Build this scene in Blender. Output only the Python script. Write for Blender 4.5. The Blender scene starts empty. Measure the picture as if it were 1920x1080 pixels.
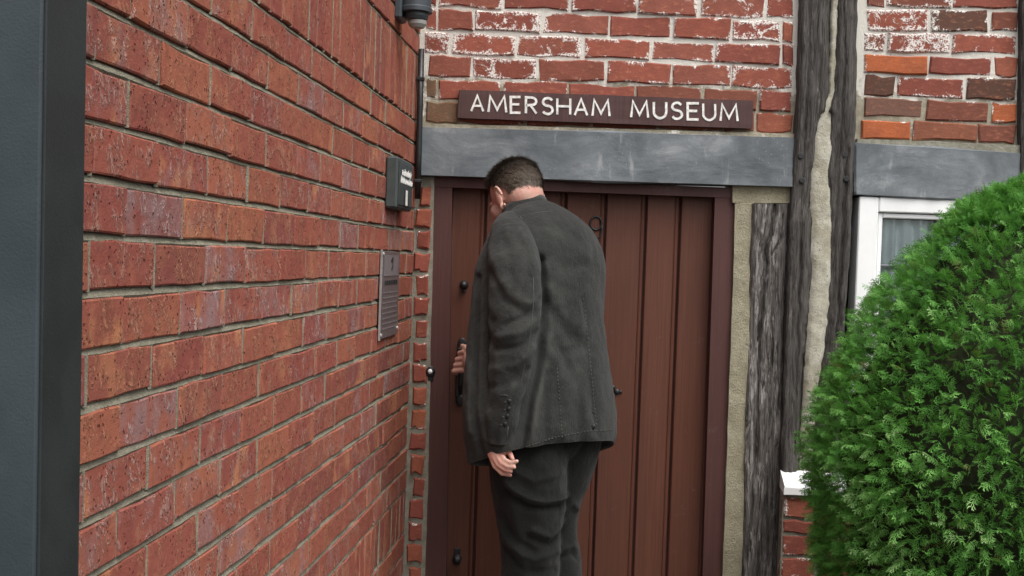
import bpy, math, random
import numpy as np
from mathutils import Vector, Matrix, noise as mnoise
random.seed(7); rng = np.random.default_rng(7)
SC = bpy.context.scene
COL = SC.collection
# ------------------------------------------------------------------ camera
F_PX, ROLL, PITCH, CAM_H = 2248.0, 0.035, 0.02415, 1.42
_cr, _sr, _cp, _sp = math.cos(ROLL), math.sin(ROLL), math.cos(PITCH), math.sin(PITCH)
FWD = np.array([0, _cp, -_sp]); UP0 = np.array([0, _sp, _cp]); RT0 = np.array([1.0, 0, 0])
RT = _cr*RT0 + _sr*UP0; UPV = -_sr*RT0 + _cr*UP0
CAM = np.array([0, 0, CAM_H])
cd = bpy.data.cameras.new('camera'); co = bpy.data.objects.new('camera', cd); COL.objects.link(co)
cd.sensor_width = 36; cd.lens = 36*F_PX/1920; cd.clip_start = .02; cd.clip_end = 3000
co.matrix_world = Matrix(((RT[0], UPV[0], -FWD[0], 0), (RT[1], UPV[1], -FWD[1], 0), (RT[2], UPV[2], -FWD[2], CAM_H), (0, 0, 0, 1)))
SC.camera = co
# ------------------------------------------------------------------ sky, sun, exposure (overcast day)
SUN_EL, SUN_AZ = 60, 148        # sun veiled by cloud, behind and above the viewer; azimuth clockwise from +Y
w = bpy.data.worlds.new('World'); SC.world = w; w.use_nodes = True
wn = w.node_tree; bg = wn.nodes['Background']
sky = wn.nodes.new('ShaderNodeTexSky'); sky.sky_type = 'NISHITA'; sky.sun_disc = False
sky.sun_elevation = math.radians(SUN_EL); sky.sun_rotation = math.radians(SUN_AZ)
sky.air_density = 1.0; sky.dust_density = 5.0; sky.ozone_density = 1.0
hs = wn.nodes.new('ShaderNodeHueSaturation'); hs.inputs['Saturation'].default_value = .30
wn.links.new(sky.outputs[0], hs.inputs['Color']); wn.links.new(hs.outputs[0], bg.inputs['Color'])
bg.inputs['Strength'].default_value = 0.15
sd = bpy.data.lights.new('sun', 'SUN'); sd.energy = 1.3; sd.angle = math.radians(45); sd.color = (1, .97, .93)
so = bpy.data.objects.new('sun', sd); COL.objects.link(so)
_a, _e = math.radians(SUN_AZ), math.radians(SUN_EL)
so.rotation_euler = Vector((-math.sin(_a)*math.cos(_e), -math.cos(_a)*math.cos(_e), -math.sin(_e))).to_track_quat('-Z', 'Y').to_euler()
SC.cycles.max_bounces = 6; SC.cycles.diffuse_bounces = 3; SC.cycles.glossy_bounces = 2; SC.cycles.transmission_bounces = 5
SC.view_settings.view_transform = 'Standard'; SC.view_settings.look = 'None'
SC.view_settings.gamma = 1; SC.view_settings.exposure = 0.62; SC.view_settings.use_curve_mapping = False

def at(x, y, Y):
    """world point at depth Y seen at photo position x, y"""
    r = FWD + RT*(x-960)/F_PX - UPV*(y-540)/F_PX
    return CAM + r*(Y/r[1])
def pxm(Y): return Y/F_PX
# ------------------------------------------------------------------ object helpers
def tag(o, label=None, cat=None, group=None, kind=None):
    if label: o['label'] = label
    if cat: o['category'] = cat
    if group: o['group'] = group
    if kind: o['kind'] = kind
    return o
def empty(name, loc=(0, 0, 0), rz=0):
    o = bpy.data.objects.new(name, None); COL.objects.link(o); o.location = loc; o.rotation_euler = (0, 0, rz)
    o.empty_display_size = .1
    return o
def link(name, me, mat=None, parent=None, loc=None):
    o = bpy.data.objects.new(name, me); COL.objects.link(o)
    if mat and not me.materials: me.materials.append(mat)
    if parent: o.parent = parent
    if loc is not None: o.location = loc
    return o
def mesh(name, v, f, smooth=False, mat=None):
    me = bpy.data.meshes.new(name); me.from_pydata([tuple(map(float, p)) for p in v], [], f); me.update()
    if smooth: me.polygons.foreach_set('use_smooth', [True]*len(me.polygons))
    if mat: me.materials.append(mat)
    return me
class MB:
    def __init__(s): s.v = []; s.f = []
    def add(s, v, f):
        n = len(s.v); s.v += [tuple(map(float, p)) for p in v]; s.f += [tuple(i+n for i in q) for q in f]; return s
    def box(s, a, b, ch=.003):
        """chamfered box between corners a and b"""
        a = np.minimum(a, b).astype(float) if True else a; b2 = np.maximum(np.array(a), np.array(b)); a = np.array(a); b = b2
        return s.hull_box(a, b, ch)
    def hull_box(s, a, b, ch):
        v = []; idx = {}
        for ax in range(3):
            for sx in (0, 1):
                for sy in (0, 1):
                    for sz in (0, 1):
                        p = [(a, b)[(sx, sy, sz)[k]][k] + (0 if k == ax else (ch if (sx, sy, sz)[k] == 0 else -ch)) for k in range(3)]
                        idx[(ax, sx, sy, sz)] = len(v); v.append(p)
        f = []
        for ax in range(3):
            o = [k for k in range(3) if k != ax]
            for sgn in (0, 1):
                q = []
                for (i, j) in ((0, 0), (1, 0), (1, 1), (0, 1)):
                    c = [0, 0, 0]; c[ax] = sgn; c[o[0]] = i; c[o[1]] = j; q.append(idx[(ax, *c)])
                f.append(q if (sgn == 1) ^ (ax == 1) else q[::-1])
        for ax in range(3):      # edges along ax
            o = [k for k in range(3) if k != ax]
            for i in (0, 1):
                for j in (0, 1):
                    c0 = [0]*3; c1 = [0]*3; c0[o[0]] = c1[o[0]] = i; c0[o[1]] = c1[o[1]] = j; c1[ax] = 1
                    f.append([idx[(o[0], *c0)], idx[(o[0], *c1)], idx[(o[1], *c1)], idx[(o[1], *c0)]])
        for c in [(i, j, k) for i in (0, 1) for j in (0, 1) for k in (0, 1)]:
            f.append([idx[(0, *c)], idx[(1, *c)], idx[(2, *c)]])
        return s.add(v, f)
    def tube(s, pts, r, n=10, cap=True):
        pts = [np.array(p, float) for p in pts]; m = len(pts)
        rr = [r]*m if np.isscalar(r) else r
        v = []; ref = None
        for i, p in enumerate(pts):
            t = pts[min(i+1, m-1)]-pts[max(i-1, 0)]; t = t/np.linalg.norm(t)
            if ref is None:
                ref = np.cross(t, [0, 0, 1.0]); 
                if np.linalg.norm(ref) < .1: ref = np.cross(t, [1.0, 0, 0])
            ref = ref-t*(ref@t); ref /= np.linalg.norm(ref); b = np.cross(t, ref)
            for k in range(n):
                a = 2*math.pi*k/n; v.append(p+rr[i]*(math.cos(a)*ref+math.sin(a)*b))
        f = [(i*n+k, i*n+(k+1) % n, (i+1)*n+(k+1) % n, (i+1)*n+k) for i in range(m-1) for k in range(n)]
        if cap: f += [tuple(range(n))[::-1], tuple((m-1)*n+k for k in range(n))]
        return s.add(v, f)
    def sphere(s, c, r, nu=16, nv=10, R=None):
        r = np.array([r]*3 if np.isscalar(r) else r, float); v = []; f = []
        for j in range(nv+1):
            th = math.pi*j/nv
            for i in range(nu):
                ph = 2*math.pi*i/nu
                q = r*np.array([math.sin(th)*math.cos(ph), math.sin(th)*math.sin(ph), math.cos(th)])
                v.append(np.array(c)+(q if R is None else R@q))
        f = [(j*nu+i, (j+1)*nu+i, (j+1)*nu+(i+1) % nu, j*nu+(i+1) % nu) for j in range(nv) for i in range(nu)]
        return s.add(v, f)
    def lathe(s, c, axis, prof, n=20):
        """profile of (radius, height) along axis"""
        axis = np.array(axis, float); axis /= np.linalg.norm(axis)
        u = np.cross(axis, [0, 0, 1.0]); u = np.array([1.0, 0, 0]) if np.linalg.norm(u) < .1 else u/np.linalg.norm(u); b = np.cross(axis, u)
        v = [np.array(c)+axis*h+r*(math.cos(2*math.pi*k/n)*u+math.sin(2*math.pi*k/n)*b) for r, h in prof for k in range(n)]
        m = len(prof)
        f = [(i*n+k, i*n+(k+1) % n, (i+1)*n+(k+1) % n, (i+1)*n+k) for i in range(m-1) for k in range(n)]
        f += [tuple(range(n))[::-1], tuple((m-1)*n+k for k in range(n))]
        return s.add(v, f)
    def grid(s, P):
        """P: array (rows, cols, 3)"""
        R, C = P.shape[:2]
        return s.add(P.reshape(-1, 3), [(i*C+j, i*C+j+1, (i+1)*C+j+1, (i+1)*C+j) for i in range(R-1) for j in range(C-1)])
    def build(s, name, mat, parent=None, smooth=False, loc=None, rel=None):
        v = s.v if rel is None else [tuple(np.array(p)-np.array(rel)) for p in s.v]
        me = mesh(name, v, s.f, smooth, mat)
        import bmesh
        bm = bmesh.new(); bm.from_mesh(me); bmesh.ops.recalc_face_normals(bm, faces=bm.faces); bm.to_mesh(me); bm.free()
        return link(name, me, None, parent, loc)
def fbm(p, sc, oct=3):
    return mnoise.fractal(Vector(p)*sc, 1.0, 2.0, oct)
# ------------------------------------------------------------------ material helpers
class Mat:
    def __init__(s, name):
        s.m = bpy.data.materials.new(name); s.m.use_nodes = True; s.t = s.m.node_tree; s.n = s.t.nodes
        s.b = s.n['Principled BSDF']; s.b.inputs['Roughness'].default_value = .85
        s.b.inputs['Specular IOR Level'].default_value = .3
    def node(s, ty, **kw):
        x = s.n.new(ty)
        for k, v in kw.items(): setattr(x, k, v)
        return x
    def put(s, sock, v):
        if v is None: return
        if isinstance(v, bpy.types.NodeSocket): s.t.links.new(v, sock)
        elif isinstance(v, (tuple, list)) and len(v) == 3 and sock.type == 'RGBA': sock.default_value = (*v, 1)
        else: sock.default_value = v
    def obj(s): return s.node('ShaderNodeTexCoord').outputs['Object']
    def gen(s): return s.node('ShaderNodeTexCoord').outputs['Generated']
    def uv(s): return s.node('ShaderNodeTexCoord').outputs['UV']
    def pos(s): return s.node('ShaderNodeNewGeometry').outputs['Position']
    def info(s, k='Random'): return s.node('ShaderNodeObjectInfo').outputs[k]
    def attr(s, nm): return s.node('ShaderNodeAttribute', attribute_name=nm).outputs['Color']
    def sep(s, v): 
        x = s.node('ShaderNodeSeparateXYZ'); s.put(x.inputs[0], v); return x.outputs
    def sepc(s, v):
        x = s.node('ShaderNodeSeparateColor'); s.put(x.inputs[0], v); return x.outputs
    def vm(s, op, a, b=None):
        x = s.node('ShaderNodeVectorMath', operation=op); s.put(x.inputs[0], a)
        if b is not None:
            s.put(x.inputs[3] if op == 'SCALE' else x.inputs[1], b)
        return x.outputs[0]
    def mth(s, op, a, b=None, clamp=False):
        x = s.node('ShaderNodeMath', operation=op, use_clamp=clamp); s.put(x.inputs[0], a)
        if b is not None: s.put(x.inputs[1], b)
        return x.outputs[0]
    def noise(s, v, scale, detail=3, rough=.55, dist=0):
        x = s.node('ShaderNodeTexNoise'); s.put(x.inputs['Vector'], v); x.inputs['Scale'].default_value = scale
        x.inputs['Detail'].default_value = detail; x.inputs['Roughness'].default_value = rough; x.inputs['Distortion'].default_value = dist
        return x.outputs['Fac']
    def voro(s, v, scale, out='Distance', feature='F1'):
        x = s.node('ShaderNodeTexVoronoi', feature=feature); s.put(x.inputs['Vector'], v); x.inputs['Scale'].default_value = scale
        return x.outputs[out]
    def white(s, v):
        x = s.node('ShaderNodeTexWhiteNoise', noise_dimensions='1D'); s.put(x.inputs['W'], v); return x.outputs['Value']
    def map(s, v, a, b, c=0, d=1):
        x = s.node('ShaderNodeMapRange', interpolation_type='SMOOTHSTEP'); s.put(x.inputs[0], v)
        for k, q in zip((1, 2, 3, 4), (a, b, c, d)): s.put(x.inputs[k], q)
        return x.outputs[0]
    def ramp(s, v, stops, interp='LINEAR'):
        x = s.node('ShaderNodeValToRGB'); s.put(x.inputs[0], v); r = x.color_ramp; r.interpolation = interp
        while len(r.elements) < len(stops): r.elements.new(.5)
        for e, (p, c) in zip(r.elements, stops): e.position = p; e.color = (*c, 1)
        return x.outputs[0]
    def mix(s, fac, a, b, blend='MIX'):
        x = s.node('ShaderNodeMix', data_type='RGBA', blend_type=blend); s.put(x.inputs[0], fac); s.put(x.inputs[6], a); s.put(x.inputs[7], b)
        return x.outputs[2]
    def bump(s, h, dist=.002, strength=1.0, prev=None):
        x = s.node('ShaderNodeBump'); s.put(x.inputs['Height'], h); x.inputs['Distance'].default_value = dist; x.inputs['Strength'].default_value = strength
        if prev is not None: s.put(x.inputs['Normal'], prev)
        return x.outputs[0]
    def done(s, color=None, rough=None, normal=None, spec=None, metal=None):
        s.put(s.b.inputs['Base Color'], color); s.put(s.b.inputs['Roughness'], rough); s.put(s.b.inputs['Normal'], normal)
        s.put(s.b.inputs['Specular IOR Level'], spec); s.put(s.b.inputs['Metallic'], metal)
        return s.m
def mat_modern_brick():
    m = Mat('modern_brick'); r = m.info(); oc = m.info('Color'); mv = m.sepc(oc)[0]; lt = m.sepc(oc)[1]
    off = m.vm('SCALE', (7.1, 3.3, 5.7), r); 
    v = m.vm('ADD', m.obj(), m.vm('SCALE', off, 9.0))
    base = m.ramp(r, [(0, (.335, .106, .074)), (.22, (.275, .082, .067)), (.45, (.375, .132, .082)), (.62, (.30, .092, .070)), (.8, (.345, .114, .076)), (1, (.235, .079, .070))])
    n1 = m.noise(m.vm('MULTIPLY', v, (1, 1, .75)), 15, 3, .55)
    c = m.mix(m.mth('MULTIPLY', m.map(n1, .5, .68), m.mth('ADD', .25, lt)), base, (.50, .215, .110))
    n1b = m.noise(m.vm('MULTIPLY', v, (1.2, 1, .7)), 19, 3, .6)
    c = m.mix(m.mth('MULTIPLY', m.map(n1b, .52, .66), .5), c, (.22, .070, .056))
    n2 = m.noise(m.vm('MULTIPLY', v, (1, 1, .6)), 15, 3, .6)
    c = m.mix(m.mth('MULTIPLY', m.map(n2, m.mth('SUBTRACT', .72, m.mth('MULTIPLY', mv, .4)), .8), .85), c, (.30, .205, .205))
    # drag creases
    wv = m.vm('MULTIPLY', m.vm('ADD', v, m.vm('SCALE', (.35, 0, 0), m.sep(v)[2])), (78, 78, 27))
    cr = m.noise(wv, 1.0, 3, .6, 1.1); ridge = m.map(m.mth('ABSOLUTE', m.mth('SUBTRACT', cr, .5)), .0, .07, 1, 0)
    gate = m.map(m.noise(v, 24, 2), .42, .62)
    rg = m.mth('MULTIPLY', ridge, gate)
    c = m.mix(m.mth('MULTIPLY', rg, .72), c, m.mix(mv, (.52, .25, .15), (.55, .45, .44)))
    pits = m.mth('MULTIPLY', m.map(m.voro(v, 115), .20, .32, 1, 0), m.map(m.noise(v, 55, 3), .52, .58))
    c = m.mix(m.mth('MULTIPLY', pits, .75), c, (.07, .022, .02))
    fine = m.noise(v, 420, 3, .7)
    c = m.mix(m.map(fine, .3, .7, 0, .22), c, (.16, .05, .036))
    h = m.mth('ADD', m.mth('MULTIPLY', rg, .55), m.mth('SUBTRACT', m.mth('MULTIPLY', fine, .35), m.mth('MULTIPLY', pits, .9)))
    h = m.mth('ADD', h, m.mth('MULTIPLY', m.noise(v, 60, 3), .7))
    return m.done(c, .95, m.bump(h, .0034, .95), .05)
def mat_mortar(name, c1, c2, sc=30, white=0.0):
    m = Mat(name); v = m.pos()
    n = m.noise(v, sc, 4, .6); f = m.noise(v, 420, 3, .7)
    c = m.mix(m.map(n, .35, .65), c1, c2); c = m.mix(m.map(f, .35, .75, 0, .45), c, tuple(x*.45 for x in c1))
    if white:
        z = m.sep(v)[2]
        k = m.mth('ADD', m.map(z, CAM_H+.54, CAM_H+.70, -.25, .22), white-.15)   # old limewash left on the upper courses only
        msk = m.map(m.mth('ADD', m.mth('ADD', m.mth('MULTIPLY', m.noise(v, 14, 5, .7), 1.5), -.25), k), .42, .60)
        c = m.mix(m.mth('MULTIPLY', msk, .85), c, (.78, .75, .68))
    return m.done(c, .95, m.bump(m.mth('ADD', f, m.noise(v, 90, 3)), .004, .9), .15)
def mat_old_brick():
    m = Mat('old_brick'); r = m.info(); oc = m.info('Color'); al = m.info('Alpha')
    v = m.vm('ADD', m.obj(), m.vm('SCALE', (31.0, 17.0, 23.0), r)); g = m.sep(m.gen())
    n = m.noise(v, 16, 4, .6); n2 = m.noise(m.vm('MULTIPLY', v, (1, 1, 2.2)), 40, 4, .65)
    c = m.mix(m.map(n, .35, .7, 0, .7), oc, m.mix(.5, oc, (.14, .05, .035)))
    c = m.mix(m.map(n2, .52, .72, 0, .5), c, (.50, .20, .11))
    fine = m.noise(v, 380, 3, .7); c = m.mix(m.map(fine, .35, .72, 0, .4), c, (.09, .03, .024))
    ed = m.mth('MULTIPLY', m.mth('MINIMUM', g[0], m.mth('SUBTRACT', 1, g[0])), 3.2)
    ez = m.mth('MINIMUM', g[2], m.mth('SUBTRACT', 1, g[2])); e = m.map(m.mth('MINIMUM', ed, ez), 0, .32, .13, -.05)
    wn_ = m.noise(v, 19, 6, .74, .9)
    w1 = m.map(m.mth('ADD', m.mth('ADD', wn_, e), m.mth('MULTIPLY', m.mth('SUBTRACT', al, .5), .34)), .60, .66)
    w1 = m.mth('MULTIPLY', w1, m.map(m.noise(v, 170, 2), .38, .56))
    c = m.mix(m.mth('MULTIPLY', w1, .92), c, (.80, .77, .72))
    h = m.mth('ADD', m.mth('ADD', m.mth('MULTIPLY', n2, .7), m.mth('MULTIPLY', fine, .4)), m.mth('MULTIPLY', w1, .3))
    return m.done(c, .93, m.bump(h, .003, .8), .2)
def mat_timber(name, dark, mid, pale, palek=.0):
    m = Mat(name); v = m.pos()
    g1 = m.noise(m.vm('MULTIPLY', v, (80, 80, 8)), 1, 6, .7, 1.3)
    g2 = m.noise(m.vm('MULTIPLY', v, (240, 240, 20)), 1, 4, .65, .6)
    n = m.noise(v, 9, 4, .6)
    c = m.mix(m.map(g1, .35, .62), dark, mid); c = m.mix(m.map(g2, .52, .75, 0, .6), c, pale)
    pm = m.mth('MULTIPLY', m.map(m.noise(m.vm('MULTIPLY', v, (30, 30, 7)), 1, 5, .7), .60-palek, .72-palek), m.map(g1, .42, .55))
    c = m.mix(m.mth('MULTIPLY', pm, .55), c, tuple(min(.6, x*1.7) for x in pale))
    c = m.mix(m.map(n, .55, .75, 0, .4), c, tuple(x*.6 for x in dark))
    h = m.mth('ADD', m.mth('MULTIPLY', g1, 1.2), m.mth('MULTIPLY', g2, .5))
    return m.done(c, .9, m.bump(h, .007, 1.0), .2)
def mat_door(name, a, b):
    m = Mat(name); v = m.pos(); r = m.info()
    v2 = m.vm('ADD', v, m.vm('SCALE', (5.0, 3.0, 9.0), r))
    g = m.noise(m.vm('MULTIPLY', v2, (150, 150, 3.0)), 1, 4, .6, .5); n = m.noise(m.vm('MULTIPLY', v2, (6, 6, 2)), 1, 3)
    c = m.mix(m.map(g, .3, .7), a, b); c = m.mix(m.map(n, .4, .7, 0, .45), c, tuple(x*.72 for x in a))
    c = m.mix(m.map(r, 0, 1, 0, .22), c, tuple(x*.62 for x in a))
    st = m.mth('MULTIPLY', m.map(m.noise(v, 34, 5, .7), .58, .72), m.map(m.noise(v, 5, 3), .45, .65)); c = m.mix(m.mth('MULTIPLY', st, .5), c, (.13, .095, .075))
    return m.done(c, m.map(n, .3, .7, .48, .66), m.bump(g, .0012, .7), .35)
def mat_lead():
    m = Mat('lead_sheet'); v = m.pos()
    n = m.noise(m.vm('MULTIPLY', v, (5, 5, 9)), 1, 5, .62, .4); n2 = m.noise(m.vm('MULTIPLY', v, (26, 26, 6)), 1, 4, .6)
    c = m.ramp(n, [(.25, (.075, .086, .094)), (.46, (.122, .138, .149)), (.60, (.178, .196, .208)), (.76, (.32, .335, .345))])
    c = m.mix(m.map(n2, .60, .74, 0, .55), c, (.36, .37, .37))
    sp = m.mth('MULTIPLY', m.map(m.voro(v, 75), .07, .12, 1, 0), m.map(m.noise(v, 13, 2), .52, .62))
    c = m.mix(m.mth('MULTIPLY', sp, .6), c, (.6, .6, .58))
    f = m.noise(v, 260, 3, .7); c = m.mix(m.map(f, .4, .7, 0, .25), c, (.07, .08, .09))
    return m.done(c, .62, m.bump(m.mth('ADD', m.mth('MULTIPLY', n, 2.0), m.mth('MULTIPLY', f, .3)), .003, .8), .35)
def mat_plain(name, c, rough=.5, spec=.4, var=.12, sc=25, bump=.0006, metal=0):
    m = Mat(name); v = m.pos(); n = m.noise(v, sc, 4, .6); f = m.noise(v, 350, 2, .6)
    col = m.mix(m.map(n, .3, .7), tuple(x*(1-var) for x in c), tuple(min(1, x*(1+var)) for x in c))
    return m.done(col, m.map(n, .3, .7, max(0.05, rough-.07), rough+.07), m.bump(m.mth('ADD', n, m.mth('MULTIPLY', f, .4)), bump, .7), spec, metal)
def mat_plaster(name, a, b):
    m = Mat(name); v = m.pos(); n = m.noise(v, 14, 5, .65); f = m.noise(v, 180, 4, .7)
    c = m.mix(m.map(n, .35, .65), a, b); c = m.mix(m.map(f, .45, .72, 0, .5), c, tuple(x*.5 for x in a))
    pt = m.mth('MULTIPLY', m.map(m.voro(v, 42), .06, .11, 1, 0), m.map(m.noise(v, 7, 2), .45, .55))
    c = m.mix(m.mth('MULTIPLY', pt, .8), c, (.07, .06, .05))
    return m.done(c, .95, m.bump(m.mth('SUBTRACT', m.mth('ADD', m.mth('MULTIPLY', n, 2), f), pt), .004, .9), .15)
def mat_cloth(name, c, pale, ribs=0, var=.25):
    m = Mat(name); v = m.pos(); u = m.sep(m.uv())
    n = m.noise(v, 9, 4, .6); f = m.noise(m.vm('MULTIPLY', v, (320, 320, 120)), 1, 3, .65)
    col = m.mix(m.map(n, .35, .7, 0, var*1.6), c, pale); col = m.mix(m.map(f, .45, .75, 0, .55), col, pale)
    col = m.mix(m.map(m.noise(v, 130, 3, .7), .5, .8, 0, .35), col, tuple(x*.55 for x in c))
    h = m.mth('MULTIPLY', f, .6)
    if ribs:
        s = m.mth('ABSOLUTE', m.mth('SINE', m.mth('MULTIPLY', u[0], math.pi*ribs))); h = m.mth('ADD', h, m.mth('MULTIPLY', s, .12))
        col = m.mix(m.map(s, 0, .35, .10, 0), col, tuple(x*.5 for x in c))
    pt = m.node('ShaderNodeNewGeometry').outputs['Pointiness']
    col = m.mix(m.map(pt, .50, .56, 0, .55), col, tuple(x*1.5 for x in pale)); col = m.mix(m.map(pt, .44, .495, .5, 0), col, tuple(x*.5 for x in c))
    h = m.mth('ADD', h, m.mth('MULTIPLY', m.noise(v, 45, 4, .65), 2.0))
    mm = m.done(col, .93, m.bump(h, .0022, .9), .15)
    m.b.inputs['Sheen Weight'].default_value = .08; m.b.inputs['Sheen Roughness'].default_value = .6
    return mm
def mat_skin():
    m = Mat('skin'); v = m.pos(); n = m.noise(v, 28, 4, .6); f = m.noise(v, 420, 3)
    c = m.mix(m.map(n, .35, .65), (.52, .32, .255), (.55, .27, .215)); c = m.mix(m.map(f, .5, .8, 0, .3), c, (.42, .18, .14))
    m.b.inputs['Subsurface Weight'].default_value = 0; m.b.inputs['Subsurface Radius'].default_value = (.01, .004, .002); m.b.inputs['Subsurface Scale'].default_value = .5
    return m.done(c, .55, m.bump(f, .0006, .6), .35)
def mat_leaf():
    m = Mat('thuja_leaf'); a = m.sepc(m.attr('tone')); 
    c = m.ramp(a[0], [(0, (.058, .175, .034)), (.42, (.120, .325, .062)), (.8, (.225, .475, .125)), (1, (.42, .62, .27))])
    c = m.mix(a[1], c, (.16, .085, .035))
    m.done(c, .72, None, .15)
    tr = m.node('ShaderNodeBsdfTranslucent'); m.put(tr.inputs[0], m.mix(.5, c, (.12, .36, .03)))
    ms = m.node('ShaderNodeMixShader'); ms.inputs[0].default_value = .34
    m.t.links.new(m.b.outputs[0], ms.inputs[1]); m.t.links.new(tr.outputs[0], ms.inputs[2])
    m.t.links.new(ms.outputs[0], m.n['Material Output'].inputs[0])
    return m.m
def mat_glass():
    m = Mat('window_glass'); t = m.node('ShaderNodeBsdfTransparent'); g_ = m.node('ShaderNodeBsdfGlossy'); g_.inputs['Roughness'].default_value = .03
    fr_ = m.node('ShaderNodeFresnel'); fr_.inputs['IOR'].default_value = 1.45; ms = m.node('ShaderNodeMixShader')
    t.inputs[0].default_value = (.93, .96, .96, 1)
    for a, b in ((fr_.outputs[0], ms.inputs[0]), (t.outputs[0], ms.inputs[1]), (g_.outputs[0], ms.inputs[2]), (ms.outputs[0], m.n['Material Output'].inputs[0])): m.t.links.new(a, b)
    return m.m
def mat_hair():
    m = Mat('hair_brown'); r = m.sepc(m.attr('tone'))[0]
    c = m.ramp(r, [(0, (.040, .030, .022)), (.5, (.105, .080, .060)), (.85, (.185, .150, .118)), (1, (.30, .26, .215))])
    return m.done(c, .5, None, .4)
def mat_ground(name, a, b, sc):
    m = Mat(name); v = m.pos(); n = m.noise(v, sc, 5, .65); f = m.noise(v, 120, 4, .7)
    c = m.mix(m.map(n, .3, .7), a, b); c = m.mix(m.map(f, .4, .7, 0, .5), c, tuple(x*.5 for x in a))
    return m.done(c, .9, m.bump(f, .004, .8), .2)
MT = dict(mbrick=mat_modern_brick(), obrick=mat_old_brick(),
          mortar=mat_mortar('modern_mortar', (.235, .217, .162), (.315, .293, .22)),
          lime=mat_mortar('lime_mortar', (.33, .295, .22), (.44, .40, .31), 30, .22),
          greym=mat_mortar('grey_mortar', (.27, .26, .20), (.36, .345, .28)),
          lead=mat_lead(), door=mat_door('door_wood', (.096, .033, .019), (.122, .044, .026)), frame=mat_door('frame_wood', (.075, .031, .027), (.095, .039, .033)),
          oak=mat_timber('black_oak', (.036, .032, .029), (.105, .096, .088), (.19, .178, .165)),
          grey=mat_timber('weathered_timber', (.036, .031, .029), (.165, .150, .138), (.31, .29, .275), .10),
          plaster=mat_plaster('crack_plaster', (.36, .335, .255), (.50, .48, .40)), strip=mat_plaster('strip_plaster', (.29, .262, .180), (.37, .34, .245)),
          whitep=mat_plain('white_paint', (.84, .85, .84), .4, .4, .03, 8), iron=mat_plain('black_iron', (.012, .012, .013), .45, .5, .3, 60, .001),
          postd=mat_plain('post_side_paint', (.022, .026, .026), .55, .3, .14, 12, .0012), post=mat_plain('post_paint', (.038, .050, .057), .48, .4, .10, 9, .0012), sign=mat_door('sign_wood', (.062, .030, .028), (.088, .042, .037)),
          letter=mat_plain('sign_paint', (.72, .71, .67), .7, .2, .22, 90), boxp=mat_plain('box_plastic', (.050, .060, .058), .5, .4, .12, 30),
          lampd=mat_plain('lamp_plastic', (.042, .052, .060), .45, .45, .1, 30), lampg=mat_plain('lamp_diffuser', (.34, .34, .32), .4, .5, .06),
          sheet=mat_plain('notice_sheet', (.135, .110, .112), .35, .5, .18, 40), sheet2=mat_plain('notice_print', (.20, .175, .18), .4, .4, .1, 60), edge=mat_plain('acrylic_edge', (.26, .245, .235), .25, .6, .1),
          ink=mat_plain('dark_print', (.03, .028, .03), .6, .3, .1), steel=mat_plain('screw_steel', (.62, .60, .56), .35, .5, .1, 40, .0005, .6),
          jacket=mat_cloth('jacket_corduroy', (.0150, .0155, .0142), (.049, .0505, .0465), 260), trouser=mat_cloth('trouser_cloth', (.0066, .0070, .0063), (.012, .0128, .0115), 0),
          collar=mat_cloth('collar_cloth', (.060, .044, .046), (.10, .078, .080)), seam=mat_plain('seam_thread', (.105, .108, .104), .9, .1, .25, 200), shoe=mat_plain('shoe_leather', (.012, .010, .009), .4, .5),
          skin=mat_skin(), hair=mat_hair(), leaf=mat_leaf(), twig=mat_plain('twig_bark', (.022, .026, .013), .9, .1, .4, 60, .004), glass=mat_glass(),
          curtain=mat_plain('curtain_cloth', (.86, .89, .90), .9, .1, .06, 20), room=mat_plain('room_plaster', (.10, .09, .08), .9, .1),
          paving=mat_ground('paving', (.10, .095, .085), (.15, .14, .125), 6), road=mat_ground('tarmac', (.045, .045, .046), (.06, .06, .06), 3))
# ------------------------------------------------------------------ ground
g = MB(); g.grid(np.array([[(x, y, 0) for x in (-600, 600)] for y in (-600, 600)], float)); tag(g.build('ground', MT['road']), kind='structure')
g = MB(); g.hull_box(np.array([-1.2, .9, -.05]), np.array([3.2, 4.3, .012]), .004); tag(g.build('path', MT['paving']), kind='structure')
# ------------------------------------------------------------------ bricks
def brick_mesh(L, H, jit=.0014, D=.055, ch=.0025, r=random):
    """front at y=0 facing -y, centred on x and z; irregular arrises"""
    j = lambda: r.uniform(-jit, jit)
    a, b = L/2, H/2
    out = [(-a+j(), -b+j()), (-a/3+j()*3, -b+j()*1.6), (a/3+j()*3, -b+j()*1.6), (a+j(), -b+j()), (a+j(), b+j()), (a/3+j()*3, b+j()*1.6), (-a/3+j()*3, b+j()*1.6), (-a+j(), b+j())]
    n = 8; v = []
    sk = [(j()*.9) for _ in range(2)]
    for x, z in out: v.append((x*(1-ch/a), sk[0]*x/a+sk[1]*z/b*.5, z*(1-ch/b)))
    for x, z in out: v.append((x, ch, z))
    for x, z in out: v.append((x, D, z))
    f = [tuple(range(n))]
    for k in (0, 1): f += [(k*n+i, (k+1)*n+i, (k+1)*n+(i+1) % n, k*n+(i+1) % n) for i in range(n)]
    return v, f
def proj(P):
    d = np.asarray(P)-CAM; z = d@FWD
    return 960+F_PX*(d@RT)/z, 540-F_PX*(d@UPV)/z, z
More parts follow.
